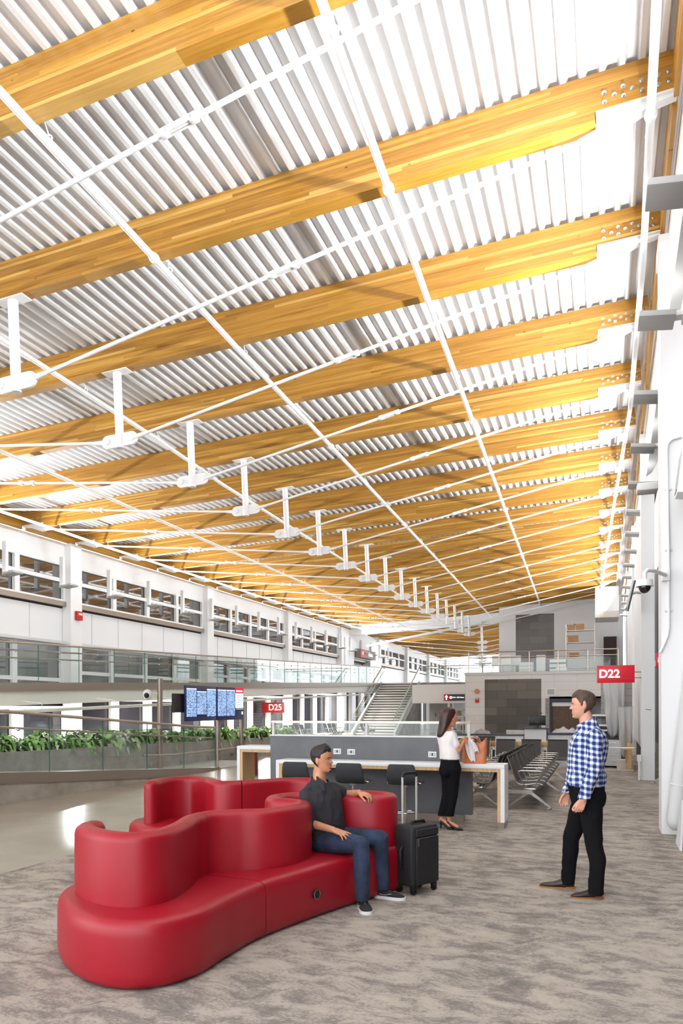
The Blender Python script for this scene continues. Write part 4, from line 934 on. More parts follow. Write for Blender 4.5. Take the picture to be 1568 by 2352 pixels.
# ------------------------------------------------------------------ red serpentine sofas
def offset_poly(P, d):
    n = len(P); out = []
    for i in range(n):
        t = (P[(i + 1) % n] - P[i - 1]).normalized(); out.append(P[i] + V((-t.y, t.x, 0)) * d)
    return out
def sofa_base(outline, z1):
    P = catmull([(x, y, 0) for x, y in outline], 10, True)
    area = sum(P[i].x * P[(i + 1) % len(P)].y - P[(i + 1) % len(P)].x * P[i].y for i in range(len(P)))
    if area < 0: P.reverse()
    prof = [(0.05, 0.008), (0.022, 0.02), (0.006, 0.05), (0.0, 0.10), (0.0, z1 - 0.10), (0.004, z1 - 0.06), (0.016, z1 - 0.028), (0.038, z1 - 0.008), (0.07, z1)]
    mb = MB(); mb.ringloft([[q + V((0, 0, z)) for q in offset_poly(P, d)] for d, z in prof])
    return mb
def sofa_back(path, z0, z1, th=0.15):
    P = catmull([(x, y, 0) for x, y in path], 8); n = len(P); h = th / 2; r = 0.062
    prof = [(-h, z0)] + [(-h, z1 - r)] + [(-h + r * (1 - math.cos(a)), z1 - r + r * math.sin(a)) for a in (PI / 8, PI / 4, 3 * PI / 8, PI / 2)] 
    prof = prof + [(-x, z) for x, z in reversed(prof)]
    T = [(P[min(i + 1, n - 1)] - P[max(i - 1, 0)]).normalized() for i in range(n)]
    st = [(P[0] - T[0] * h * math.cos(a), T[0], math.sin(a)) for a in (0.25, 0.6, 1.0)] + [(P[i], T[i], 1.0) for i in range(n)] + [(P[-1] + T[-1] * h * math.cos(a), T[-1], math.sin(a)) for a in (1.0, 0.6, 0.25)]
    mb = MB(); rings = []
    for p, t, s in st:
        nn = V((-t.y, t.x, 0)); rings.append([p + nn * (x * s) + V((0, 0, z - (0 if z < z1 - r else (1 - s) * 0.055))) for x, z in prof])
    mb.ringloft(rings); return mb
def cut(mb, p, nrm, gap=0.004):
    # two halves either side of an upholstery seam
    out = []
    for s in (1, -1):
        b = mb.bm.copy(); g = bmesh.ops.bisect_plane(b, geom=b.verts[:] + b.edges[:] + b.faces[:], plane_co=V(p) + V(nrm) * (s * gap), plane_no=V(nrm) * s, clear_inner=True)
        es = [e for e in g['geom_cut'] if isinstance(e, bmesh.types.BMEdge)]
        bmesh.ops.holes_fill(b, edges=es, sides=0)
        q = MB(); q.bm.free(); q.bm = b; out.append(q)
    mb.bm.free(); return out
OUT1 = [(-3.60, 4.25), (-3.38, 3.96), (-3.06, 3.735), (-2.74, 3.655), (-2.49, 3.765), (-2.36, 4.03), (-2.345, 4.40), (-2.315, 4.80), (-2.19, 5.28), (-2.05, 5.72), (-1.93, 6.02), (-1.80, 6.35), (-1.72, 6.62), (-1.84, 6.92), (-2.2, 7.05), (-2.65, 6.95), (-3.0, 6.6), (-3.15, 6.0), (-3.30, 5.4), (-3.42, 4.9), (-3.62, 4.58)]
WALL1 = [(-3.405, 4.36), (-3.36, 4.21), (-3.16, 4.075), (-2.94, 4.005), (-2.79, 4.06), (-2.745, 4.22), (-2.80, 4.52), (-2.885, 4.80), (-2.87, 5.03), (-2.70, 5.19), (-2.53, 5.29), (-2.43, 5.43), (-2.385, 5.66), (-2.42, 5.86), (-2.55, 5.945), (-2.72, 5.98), (-2.82, 6.13), (-2.79, 6.33), (-2.60, 6.46), (-2.40, 6.45), (-2.15, 6.42), (-1.96, 6.44), (-1.855, 6.55), (-1.90, 6.69), (-2.08, 6.76), (-2.35, 6.73)]
SOFA = thing('serpentine_sofa', 'large red upholstered serpentine sofa in front, where the man in the black shirt sits', 'sofa', (-2.7, 5.2, 0), group='red serpentine sofas')
a, b = cut(sofa_base(OUT1, 0.42), (-2.34, 4.87, 0), V((0.10, 1, 0)).normalized())
part('base', b, M['red'], SOFA, 50); part('base', a, M['red'], SOFA, 50)
a, b = cut(sofa_back(WALL1, 0.40, 0.885), (-2.86, 4.95, 0), V((0.35, 1, 0)).normalized(), 0.0015)
part('backrest', b, M['red'], SOFA, 50); part('backrest', a, M['red'], SOFA, 50)
mb = MB(); c = V((-2.128, 5.43, 0.205)); nn = V((0.955, -0.295, 0)).normalized(); mb.cyl(c - nn * 0.03, c + nn * 0.008, 0.036, n=24); pp = part('power_port', mb, M['dark'], SOFA)
sd = V((-nn.y, nn.x, 0)); mb = MB(); mb.tube([c + nn * 0.008 + (sd * math.cos(q) + V((0, 0, 1)) * math.sin(q)) * 0.036 for q in [2 * PI * i / 24 for i in range(24)]], 0.0035, 6, closed=True); part('chrome_ring', mb, M['chrome'], pp)
OUT2 = [(-5.06, 7.35), (-5.0, 7.0), (-4.75, 6.78), (-4.45, 6.70), (-4.1, 6.80), (-3.85, 6.80), (-3.55, 6.95), (-3.25, 7.22), (-2.95, 7.38), (-2.72, 7.62), (-2.80, 7.95), (-3.1, 8.15), (-3.5, 8.1), (-3.85, 7.78), (-4.2, 7.88), (-4.55, 8.0), (-4.92, 7.78)]
WALL2 = [(-4.68, 6.95), (-4.74, 7.18), (-4.70, 7.42), (-4.50, 7.56), (-4.25, 7.47), (-4.08, 7.28), (-3.90, 7.17), (-3.72, 7.30), (-3.56, 7.52), (-3.36, 7.74), (-3.12, 7.80), (-2.97, 7.66)]
SOFB = thing('serpentine_sofa', 'second red serpentine sofa behind the first, nearer the polished floor', 'sofa', (-3.9, 7.4, 0), group='red serpentine sofas')
a, b = cut(sofa_base(OUT2, 0.42), (-3.74, 7.24, 0), V((0.85, 0.5, 0)).normalized())
part('base', b, M['red'], SOFB, 50); part('base', a, M['red'], SOFB, 50)
a, b = cut(sofa_back(WALL2, 0.40, 0.885), (-3.74, 7.27, 0), V((0.80, 0.6, 0)).normalized(), 0.006)
part('backrest', b, M['red'], SOFB, 50); part('backrest', a, M['red'], SOFB, 50)

# ------------------------------------------------------------------ bar counter with half wall
HW = thing('divider_wall', 'charcoal half wall with a white cap behind the bar table', 'divider', (-3.4, 10.8, 0))
mb = MB(); mb.box(-5.0, 10.75, 0.11, -1.78, 10.87, 1.235); part('panel', mb, M['granite'], HW, 0)
mb = MB(); mb.box(-4.9, 10.77, 0, -1.9, 10.85, 0.12); part('plinth', mb, M['stainless'], HW, 0)
mb = MB(); mb.box(-5.01, 10.74, 1.235, -1.765, 10.88, 1.255); part('cap', mb, M['white'], HW, 0)
mb = MB(); mb.box(-4.96, 10.805, 1.255, -1.8, 10.815, 1.445); part('glass_screen', mb, M['glass'], HW, 0)
mb = MB(); mb.box(-5.0, 10.79, 1.44, -1.80, 10.83, 1.475); part('top_rail', mb, M['rail'], HW, 0)
for x in (-4.97, -3.4, -1.83):
    mb = MB(); mb.box(x - 0.02, 10.79, 1.25, x + 0.02, 10.83, 1.445); part('glass_post', mb, M['lgrey'], HW, 0)
def outlet(x, y, z, lb):
    t = thing('power_outlet', lb, 'outlet', (x, y, z - 0.045), group='power outlets on the half wall')
    mb = MB(); mb.obox((x, y - 0.005, z), (0.125, 0.012, 0.085), None, 0.003); p = part('faceplate', mb, M['white'], t, 30)
    mb = MB(); mb.box(x - 0.052, y - 0.013, z - 0.03, x + 0.052, y - 0.011, z + 0.03); part('inset', mb, M['lgrey'], p, 0)
    mb = MB()
    for dx in (-0.035, 0.035):
        for dz in (-0.013, 0.013): mb.box(x + dx - 0.008, y - 0.0145, z + dz - 0.004, x + dx + 0.008, y - 0.013, z + dz + 0.004)
    mb.box(x - 0.012, y - 0.0145, z - 0.02, x + 0.012, y - 0.013, z + 0.02); part('sockets', mb, M['dark'], p, 0)
outlet(-3.86, 10.75, 1.005, 'double power outlet just right of the seated man, left of a pair')
outlet(-3.63, 10.75, 1.0, 'double power outlet on the half wall, right one of the pair')
outlet(-2.36, 10.75, 0.985, 'double power outlet beside the standing woman')
def bar_table(name, lb, x0, x1, y0, y1, h, cat='table'):
    t = thing(name, lb, cat, ((x0 + x1) / 2, (y0 + y1) / 2, 0)); th = 0.055; lw = 0.055
    mb = MB(); mb.obox(((x0 + x1) / 2, (y0 + y1) / 2, h - th / 2), (x1 - x0, y1 - y0, th), None, 0.003); part('tabletop', mb, M['white'], t, 30)
    mb = MB(); mb.box(x0 + lw, y0 + 0.01, h - th - 0.045, x1 - lw, y1 - 0.01, h - th); part('oak_liner', mb, M['oak'], t, 0)
    for s, x in ((1, x0), (-1, x1)):
        a, b = sorted((x, x + s * lw)); mb = MB(); mb.box(a, y0, 0.09, b, y1, h - th); l = part('leg', mb, M['white'], t, 0)
        a, b = sorted((x + s * lw, x + s * (lw + 0.045))); mb = MB(); mb.box(a, y0 + 0.01, 0.09, b, y1 - 0.01, h - th - 0.0455); part('oak_lining', mb, M['oak'], l, 0)
        a, b = sorted((x + s * 0.008, x + s * 0.095)); mb = MB(); mb.box(a, y0 + 0.015, 0, b, y1 - 0.015, 0.09); part('metal_foot', mb, M['stainless'], l, 0)
    return t
bar_table('bar_table', 'long white bar table with oak lining in front of the half wall', -4.70, -1.255, 10.30, 10.74, 0.885)
bar_table('bar_table', 'white bar table with oak lining beyond the half wall, showing at its left end', -5.72, -2.3, 10.98, 11.45, 1.05)
def make_stool(label, loc):
    t = thing('bar_stool', label, 'stool', loc, group='bar stools at the bar table'); P = lambda n, mb, m, sm=40: part(n, mb, m, t, sm, world=False)
    # shell seat: back towards -y (camera), seat pan runs to +y
    prof = [(-0.20, 0.90), (-0.20, 0.84), (-0.19, 0.76), (-0.17, 0.69), (-0.12, 0.64), (-0.03, 0.62), (0.08, 0.625), (0.17, 0.635), (0.20, 0.625)]
    mb = MB(); rings = []
    prof = [(p.x, p.y) for p in catmull([(a, b, 0) for a, b in prof], 4)]
    for i, (y, z) in enumerate(prof):
        q = i / (len(prof) - 1); wd = 0.18 + 0.035 * math.sin(PI * min(1, q * 1.15)); wd = wd if 0 < i else 0.165
        a = prof[max(0, i - 1)]; b = prof[min(len(prof) - 1, i + 1)]; t2 = V((0, b[0] - a[0], b[1] - a[1])).normalized(); nn = V((0, t2.z, -t2.y))
        ring = []
        for j in range(16):
            an = 2 * PI * j / 16; ring.append(V((wd * math.copysign(abs(math.cos(an)) ** 0.35, math.cos(an)), y, z)) + nn * (0.024 * math.copysign(abs(math.sin(an)) ** 0.8, math.sin(an))))
        rings.append(ring)
    mb.ringloft(rings); P('seat_shell', mb, M['stool'])
    mb = MB(); mb.obox((0.20, 0.06, 0.632), (0.09, 0.22, 0.014), Matrix.Rotation(0.12, 3, 'Y'), 0.005); mb.obox((-0.20, 0.06, 0.632), (0.09, 0.22, 0.014), Matrix.Rotation(-0.12, 3, 'Y'), 0.005); P('seat_wing', mb, M['chrome'])
    mb = MB(); mb.cyl((0, 0, 0.02), (0, 0, 0.34), 0.03, n=14); mb.cyl((0, 0, 0.3), (0, 0, 0.6), 0.02, n=14); mb.cyl((0, 0, 0.57), (0, 0, 0.615), 0.05, 0.075, n=14); P('column', mb, M['chrome'])
    mb = MB(); mb.tube([(0.16 * math.cos(q), 0.16 * math.sin(q), 0.22) for q in [2 * PI * i / 24 for i in range(24)]], 0.010, 8, closed=True)
    for q in (0, PI / 2, PI, 3 * PI / 2): mb.cyl((0.03 * math.cos(q), 0.03 * math.sin(q), 0.22), (0.16 * math.cos(q), 0.16 * math.sin(q), 0.22), 0.009, n=6)
    P('footring', mb, M['chrome'])
    mb = MB(); mb.cyl((0, 0, 0), (0, 0, 0.022), 0.2, 0.18, n=28); P('floor_plate', mb, M['chrome'])
    return t
s0 = make_stool('charcoal bar stool at the left end of the bar table', (-4.17, 10.0, 0))
dup(s0, (-3.35, 10.0, 0), None, 'charcoal bar stool at the bar table, just right of the seated man')
dup(s0, (-2.59, 10.0, 0), None, 'charcoal bar stool at the bar table, behind the suitcase handle')

# ------------------------------------------------------------------ suitcase
CA = math.radians(62)
SC = thing('suitcase', 'black soft carry-on suitcase with raised handle beside the red sofa', 'suitcase', (-1.60, 6.60, 0), CA)
P = lambda n, mb, m, par=SC, sm=40: part(n, mb, m, par, sm, world=False)
mb = MB(); mb.obox((0, 0, 0.345), (0.36, 0.23, 0.55), None, 0.035, 3); body = P('body', mb, M['case'])
mb = MB(); mb.obox((0.01, -0.118, 0.30), (0.30, 0.035, 0.42), None, 0.015, 2); P('front_pocket', mb, M['case'], body)
mb = MB(); mb.obox((0.01, -0.118, 0.553), (0.30, 0.03, 0.07), None, 0.012, 2); P('upper_pocket', mb, M['case'], body)
for x in (-0.165, 0.165):
    mb = MB(); mb.tube([(x, -0.10, 0.10), (x, -0.10, 0.57), (x * 0.92, -0.10, 0.60)], 0.007, 6); P('piping', mb, M['trim'], body)
mb = MB(); mb.box(-0.13, -0.138, 0.508, 0.15, -0.135, 0.513); mb.box(-0.13, -0.14, 0.44, -0.122, -0.135, 0.51); P('zip', mb, M['chrome'], body, 0)
mb = MB(); mb.tube([(-0.186, 0.0, 0.22), (-0.215, 0.0, 0.25), (-0.215, 0.0, 0.40), (-0.186, 0.0, 0.43)], 0.013, 8); P('side_handle', mb, M['trim'])
mb = MB(); mb.tube([(-0.09, -0.02, 0.615), (-0.07, -0.02, 0.643), (0.07, -0.02, 0.643), (0.09, -0.02, 0.615)], 0.014, 8); P('top_handle', mb, M['trim'])
mb = MB(); mb.tube([(-0.095, 0.085, 0.60), (-0.095, 0.085, 1.05), (-0.085, 0.085, 1.072), (0.085, 0.085, 1.072), (0.095, 0.085, 1.05), (0.095, 0.085, 0.60)], 0.010, 8); h = P('telescopic_handle', mb, M['grey'])
mb = MB(); mb.tube([(-0.095, 0.085, 1.04), (-0.085, 0.085, 1.074), (0.085, 0.085, 1.074), (0.095, 0.085, 1.04)], 0.0135, 8); P('grip', mb, M['trim'], h)
for x in (-0.14, 0.14):
    for y in (-0.085, 0.085):
        mb = MB(); mb.cyl((x - 0.012, y, 0.028), (x + 0.012, y, 0.028), 0.028, n=16); wl = P('wheel', mb, M['trim'])
        mb = MB(); mb.obox((x, y, 0.06), (0.05, 0.045, 0.05), None, 0.01); P('wheel_housing', mb, M['trim'], wl)

# ------------------------------------------------------------------ tote bag and scarf
TB = thing('tote_bag', 'tan leather tote bag standing on the right end of the bar table', 'bag', (-1.70, 10.52, 0.886))
P = lambda n, mb, m, par=TB, sm=50: part(n, mb, m, par, sm, world=False)
mb = MB(); rings = []
for q in range(9):
    t = q / 8; z = 0.345 * t; hw = 0.165 + 0.012 * t; hd = 0.075 * (1 - 0.35 * t * t)
    rings.append([V((hw * math.copysign(abs(math.cos(a)) ** 0.4, math.cos(a)), hd * math.copysign(abs(math.sin(a)) ** 0.5, math.sin(a)), z - (0.05 * t * (1 - abs(math.cos(a)) ** 2)) + 0.02 * t * max(0, math.cos(a)))) for a in [2 * PI * j / 40 for j in range(40)]])
inner = [[V((p.x * 0.93, p.y * 0.8, p.z)) for p in rings[-1]], [V((p.x * 0.9, p.y * 0.7, p.z - 0.12)) for p in rings[-1]]]
mb.ringloft(rings + inner); 
for v in mb.bm.verts: v.co += V((0.008 * noise.noise(v.co * 14), 0.014 * noise.noise(v.co * 11 + V((3, 1, 0))) * (1 if v.co.z > 0.05 else 0), 0))
P('bag_body', mb, M['leather'])
for y in (-0.055, 0.05):
    mb = MB(); mb.tube([(-0.08, y, 0.29), (-0.07, y * 1.1, 0.345), (-0.02, y * 1.6, 0.37), (0.05, y * 1.6, 0.355), (0.08, y, 0.29)], 0.0085, 8); P('handle', mb, M['leather'])
mb = MB()
def strip(mb, cl, wds, ph):
    g = []; n = len(cl)
    for j, (c, w_) in enumerate(zip(cl, wds)):
        row = []
        for i in range(9):
            u = i / 8 - 0.5; row.append(mb.bm.verts.new((c.x + u * 2 * w_, c.y - 0.016 * math.sin(u * 13 + ph + j * 0.25) * min(1, w_ / 0.04), c.z + 0.012 * math.cos(u * 6))))
        g.append(row)
    for r0, r1 in zip(g, g[1:]):
        for i in range(8): mb.bm.faces.new((r0[i], r0[i + 1], r1[i + 1], r1[i]))
cl = catmull([(-0.085, -0.06, 0.365), (-0.07, -0.105, 0.33), (-0.045, -0.118, 0.22), (-0.02, -0.115, 0.10), (0.0, -0.112, 0.035)], 5)
strip(mb, cl, [0.026 + 0.03 * math.sin(PI * min(1, 0.1 + 0.9 * i / (len(cl) - 1))) for i in range(len(cl))], 0.0)
cl = catmull([(-0.07, -0.08, 0.36), (-0.03, -0.128, 0.32), (0.02, -0.132, 0.24), (0.055, -0.128, 0.17)], 5)
strip(mb, cl, [0.022 + 0.026 * math.sin(PI * min(1, 0.15 + 0.8 * i / (len(cl) - 1))) for i in range(len(cl))], 1.6)
bmesh.ops.recalc_face_normals(mb.bm, faces=mb.bm.faces)
bmesh.ops.solidify(mb.bm, geom=mb.bm.faces[:], thickness=0.003)
me_base = V((-1.70, 10.52, 0.886))
for v in mb.bm.verts: v.co += me_base
sc = solo('scarf', mb, M['scarf'], 'white scarf hanging over the front of the tan tote bag', 'scarf', (-1.70, 10.43, 0.93), smooth=60)

# ------------------------------------------------------------------ airport beam seating
def seat_row(name, label, n, loc, rz, pitch=0.62, group='beam seating rows', base=None):
    t = thing(name, label, 'seats', loc, rz, group); P = lambda nm, mb, m, par=t, sm=40: part(nm, mb, m, par, sm, world=False)
    prof = [(p.x, p.y) for p in catmull([(-0.335, 0.86, 0), (-0.285, 0.72, 0), (-0.225, 0.55, 0), (-0.195, 0.46, 0), (-0.15, 0.415, 0), (-0.05, 0.41, 0), (0.10, 0.43, 0), (0.20, 0.425, 0), (0.245, 0.385, 0)], 4)]
    sm0 = None
    for i in range(n):
        y = (i + 0.5) * pitch
        if sm0 is None:
            mb = MB(); rings = []
            for k, (a, b) in enumerate(prof):
                p0 = prof[max(0, k - 1)]; p1 = prof[min(len(prof) - 1, k + 1)]; d = V((p1[0] - p0[0], 0, p1[1] - p0[1])).normalized(); nn = V((-d.z, 0, d.x)) * 0.011
                c = V((a, 0, b)); rings.append([c + V((0, -0.235, 0)) - nn, c + V((0, 0.235, 0)) - nn, c + V((0, 0.235, 0)) + nn, c + V((0, -0.235, 0)) + nn])
            mb.ringloft(rings); sm0 = P('seat_shell', mb, M['black_fabric'], t, 50); sm0.location = (0, y, 0)
            mb = MB(); mb.box(-0.345, -0.235, 0.825, -0.312, 0.235, 0.868); hb = P('head_band', mb, M['trim'], sm0, 0)
            sf = []
            for s in (-0.245, 0.245):
                mb = MB(); mb.tube([(a, s, b) for a, b in prof[::3]], 0.008, 5); sf.append(P('side_rail', mb, M['alu'], sm0))
        else:
            c = sm0.copy(); C.objects.link(c); c.parent = t; c.location = (0, y, 0)
            for g in [hb] + sf: d = g.copy(); C.objects.link(d); d.parent = c
    am0 = None
    for i in range(n + 1):
        y = i * pitch
        if am0 is None:
            mb = MB(); mb.tube([(-0.03, 0, 0.34), (-0.15, 0, 0.60), (-0.14, 0, 0.632), (-0.11, 0, 0.64), (0.19, 0, 0.64), (0.215, 0, 0.628), (0.21, 0, 0.60), (0.09, 0, 0.34)], 0.011, 8); mb.obox((0.03, 0, 0.345), (0.2, 0.05, 0.03), None, 0.006); am0 = P('armrest', mb, M['alu'])
        else:
            c = am0.copy(); C.objects.link(c); c.parent = t; c.location = (0, y, 0)
    mb = MB(); mb.box(-0.02, 0.0, 0.26, 0.07, n * pitch, 0.33); P('beam', mb, M['alu'], t, 0)
    lg = None
    for y in ([0.05, n * pitch / 2, n * pitch - 0.05] if n > 2 else [0.1, n * pitch - 0.1]):
        if lg is None:
            mb = MB()
            for s in (-1, 1):
                mb.ringloft([[V((0.02 + s * a, b, c)) for b, c in ((-w_, z - h), (w_, z - h), (w_, z + h), (-w_, z + h))] for a, z, w_, h in ((0.02, 0.29, 0.035, 0.035), (0.2, 0.15, 0.022, 0.02), (0.34, 0.045, 0.014, 0.014))])
                mb.cyl((0.02 + s * 0.34, 0, 0.0), (0.02 + s * 0.34, 0, 0.05), 0.016, n=8); mb.cyl((0.02 + s * 0.34, 0, 0), (0.02 + s * 0.34, 0, 0.012), 0.03, n=10)
            lg = P('leg', mb, M['alu']); lg.location = (0, y, 0)
        else:
            c = lg.copy(); C.objects.link(c); c.parent = t; c.location = (0, y, 0)
    return t
GS = 'rows of airport beam seating'
seat_row('beam_seating', 'row of black airport seats facing the right wall, receding behind the man in plaid', 8, (-1.13, 12.35, 0), 0, 0.62, GS)
mb = MB(); mb.box(-1.93, 12.36, 0.265, -1.13, 12.42, 0.325); part('cross_beam', mb, M['alu'], bpy.data.objects['beam_seating'], 0)
seat_row('beam_seating', 'row of black airport seats backing onto the other row, facing left behind the bar table', 8, (-1.93, 12.35 + 8 * 0.62, 0), PI, 0.62, GS)
seat_row('beam_seating', 'row of black airport seats across the hall facing the camera, in front of the podium', 4, (-3.27, 18.9, 0), -PI / 2, 0.64, GS)
seat_row('beam_seating', 'rear row of black airport seats across the hall, left of the podium', 2, (-4.0, 20.6, 0), -PI / 2, 0.64, GS)
seat_row('beam_seating', 'row of black airport seats by the right glazing between the two columns', 5, (1.47, 17.6, 0), PI, 0.62, GS)
seat_row('beam_seating', 'far row of black seats beyond the planter, left of the stairs', 4, (-13.3, 30.6, 0), 0, 0.62, GS)
seat_row('beam_seating', 'far row of black seats behind the first far row, nearer the stairs', 3, (-12.9, 34.6, 0), 0, 0.62, GS)
seat_row('beam_seating', 'far pair of black seats closest to the foot of the stairs', 2, (-12.0, 37.8, 0), 0, 0.62, GS)

# ------------------------------------------------------------------ podium, counter, clutter at the gate
t = thing('gate_podium', 'tall grey gate podium with a monitor on it, left of the brown shutter', 'podium', (-1.75, 21.6, 0))
mb = MB(); mb.box(-2.05, 21.4, 0, -1.45, 22.0, 1.06); part('body', mb, M['lgrey'], t, 0)
mb = MB(); mb.box(-2.1, 21.35, 1.06, -1.38, 22.05, 1.09); part('top', mb, M['navy'], t, 0)
mb = MB(); mb.box(-1.45, 21.4, 0, -1.43, 22.0, 1.06); part('side_trim', mb, M['navy'], t, 0)
t = thing('monitor', 'black monitor seen from behind on the tall podium', 'monitor', (-1.72, 21.7, 1.09))
mb = MB(); mb.obox((-1.72, 21.72, 1.30), (0.46, 0.05, 0.28), None, 0.01); part('screen_back', mb, M['dark'], t)
mb = MB(); mb.cyl((-1.70, 21.66, 1.09), (-1.70, 21.66, 1.36), 0.03, n=10); mb.obox((-1.70, 21.66, 1.1), (0.2, 0.16, 0.02)); mb.obox((-1.70, 21.62, 1.3), (0.12, 0.06, 0.14)); part('stand', mb, M['dark'], t)
mb = MB(); mb.cyl((-1.72, 21.75, 1.44), (-1.72, 21.75, 1.5), 0.012, n=6); mb.obox((-1.72, 21.75, 1.505), (0.26, 0.06, 0.03)); part('camera_bar', mb, M['dark'], t)
t = thing('gate_counter', 'low grey gate counter right of the podium, covered with plastic sheets', 'counter', (-0.7, 21.8, 0))
mb = MB(); mb.box(-1.42, 21.5, 0, 0.05, 22.1, 0.9); part('body', mb, M['lgrey'], t, 0)
mb = MB(); mb.box(-1.45, 21.45, 0.9, 0.08, 22.15, 0.94); part('top', mb, M['navy'], t, 0)
t = thing('gate_counter', 'pale low counter behind the seat backs, left of the podium', 'counter', (-3.2, 21.8, 0))
mb = MB(); mb.box(-4.3, 21.6, 0, -2.1, 22.1, 0.86); part('body', mb, M['panel'], t, 0)
mb = MB(); mb.box(-4.33, 21.55, 0.86, -2.1, 22.15, 0.89); part('top', mb, M['navy'], t, 0)
def heap(name, lb, cx, cy, z, sx, sy, h, seed, m='sheet', cat='plastic sheet'):
    mb = MB(); n = 22; g = []
    for j in range(n + 1):
        row = []
        for i in range(n + 1):
            u, v = i / n * 2 - 1, j / n * 2 - 1; e = max(0, 1 - (abs(u) ** 3)) * max(0, 1 - abs(v) ** 3)
            row.append(mb.bm.verts.new((cx + u * sx / 2, cy + v * sy / 2, z + 0.004 + h * e * (0.55 + 0.6 * noise.noise((u * 2.3 + seed, v * 2.0, seed))) + 0.02 * abs(noise.noise((u * 7, v * 7 + seed, 0))))))
        g.append(row)
    for r0, r1 in zip(g, g[1:]):
        for i in range(n): mb.bm.faces.new((r0[i], r0[i + 1], r1[i + 1], r1[i]))
    bmesh.ops.solidify(mb.bm, geom=mb.bm.faces[:], thickness=-0.004)
    solo(name, mb, M[m], lb, cat, (cx, cy, z), smooth=180)
heap('plastic_heap', 'crumpled white plastic heap on the gate counter, left mound', -0.95, 21.75, 0.945, 0.75, 0.5, 0.22, 1.3)
heap('plastic_heap', 'crumpled white plastic heap on the gate counter, right mound', -0.28, 21.75, 0.945, 0.66, 0.5, 0.25, 4.1)
heap('paper_heap', 'crumpled paper on the pale low counter', -3.3, 21.8, 0.895, 0.5, 0.3, 0.2, 7.7, 'paleboard', 'paper')
mb = MB(); mb.obox((-2.35, 21.8, 0.955), (0.5, 0.3, 0.12), Matrix.Rotation(0.1, 3, 'Z'), 0.004); solo('parcel', mb, M['paleboard'], 'pale flat parcel on the pale counter next to the podium', 'parcel', (-2.35, 21.8, 0.895), smooth=0)
# small dispensers between the seat backs
for i, (x, lb) in enumerate(((-2.63, 'white and orange dispenser stand between seat backs, left one'), (-1.99, 'tan and white dispenser stand between seat backs, middle one'), (-1.35, 'tan and white dispenser stand between seat backs, right one'))):
    t = thing('dispenser_stand', lb, 'stand', (x, 19.45, 0))
    mb = MB(); mb.obox((x, 19.45, 0.42), (0.22, 0.18, 0.5), None, 0.01); part('cabinet', mb, M['white'], t)
    mb = MB(); mb.obox((x, 19.45, 0.73), (0.26, 0.2, 0.14), None, 0.01); part('header', mb, M['orangewood'] if i == 0 else M['oak'], t)
    mb = MB(); mb.cyl((x, 19.45, 0), (x, 19.45, 0.18), 0.04, n=10); mb.cyl((x, 19.45, 0), (x, 19.45, 0.02), 0.13, n=16); part('stand_foot', mb, M['chrome'], t)
    mb = MB(); mb.obox((x, 19.35, 0.45), (0.06, 0.02, 0.26)); part('slot', mb, M['dark'], t, 0)
# plastic draped kitchen corner
t = thing('drawer_cabinet', 'white drawer cabinet behind the man in the plaid shirt', 'cabinet', (0.35, 21.9, 0))
mb = MB(); mb.box(0.12, 21.7, 0.05, 0.52, 22.3, 0.78); part('carcass', mb, M['white'], t, 0)
for k in range(4):
    mb = MB(); mb.box(0.14, 21.68, 0.08 + 0.17 * k, 0.5, 21.7, 0.23 + 0.17 * k); d = part('drawer', mb, M['lgrey'], t, 0)
    mb = MB(); mb.box(0.24, 21.665, 0.17 + 0.17 * k, 0.4, 21.68, 0.185 + 0.17 * k); part('handle', mb, M['chrome'], d, 0)
mb = MB(); mb.box(0.1, 21.66, 0.78, 0.54, 22.3, 0.84); part('worktop', mb, M['dark'], t, 0)
t = thing('cardboard_box', 'pale closed carton on the floor beyond the low rail', 'box', (0.62, 21.2, 0))
mb = MB(); mb.box(0.40, 21.0, 0.005, 0.80, 21.4, 0.26); part('carton', mb, M['paleboard'], t, 0)
mb = MB(); mb.box(0.395, 20.995, 0.24, 0.805, 21.405, 0.27); part('lid', mb, M['paleboard'], t, 0)
mb = MB(); mb.box(-0.2, 20.7, 0.0, 0.80, 20.76, 0.03); solo('threshold_strip', mb, M['paleboard'], 'pale floor strip at the end of the carpet by the carton', 'strip', (0.3, 20.7, 0), smooth=0)
t = thing('low_rail', 'thin white rail across the gap by the second right column', 'rail', (0.4, 20.4, 0))
mb = MB(); mb.cyl((-0.1, 20.4, 0.62), (0.82, 20.4, 0.62), 0.02, n=8); part('rail', mb, M['white'], t)
mb = MB(); mb.cyl((-0.1, 20.4, 0), (-0.1, 20.4, 0.64), 0.022, n=8); part('rail_post', mb, M['white'], t)
def drape(name, lb, x0, x1, y, z0, z1, amp, seed, m='film', lean=0.0):
    mb = MB(); nx, nz = 26, 30; g = []
    for j in range(nz + 1):
        row = []
        for i in range(nx + 1):
            u, v = i / nx, j / nz; wv = 1 - 0.35 * v * v
            row.append(mb.bm.verts.new((x0 + (x1 - x0) * (0.5 + (u - 0.5) * wv) + lean * v + 0.02 * noise.noise((u * 5, v * 4, seed)), y + amp * math.sin(u * 14 + 2 * noise.noise((u, v * 2, seed))) * (0.4 + 0.6 * v) + 0.05 * noise.noise((u * 3, v * 3, seed + 2)), z1 - (z1 - z0) * v - 0.12 * v * math.sin(PI * u))))
        g.append(row)
    for r0, r1 in zip(g, g[1:]):
        for i in range(nx): mb.bm.faces.new((r0[i], r0[i + 1], r1[i + 1], r1[i]))
    bmesh.ops.solidify(mb.bm, geom=mb.bm.faces[:], thickness=0.003)
    solo(name, mb, M[m], lb, 'plastic sheet', ((x0 + x1) / 2, y, z0), smooth=180)
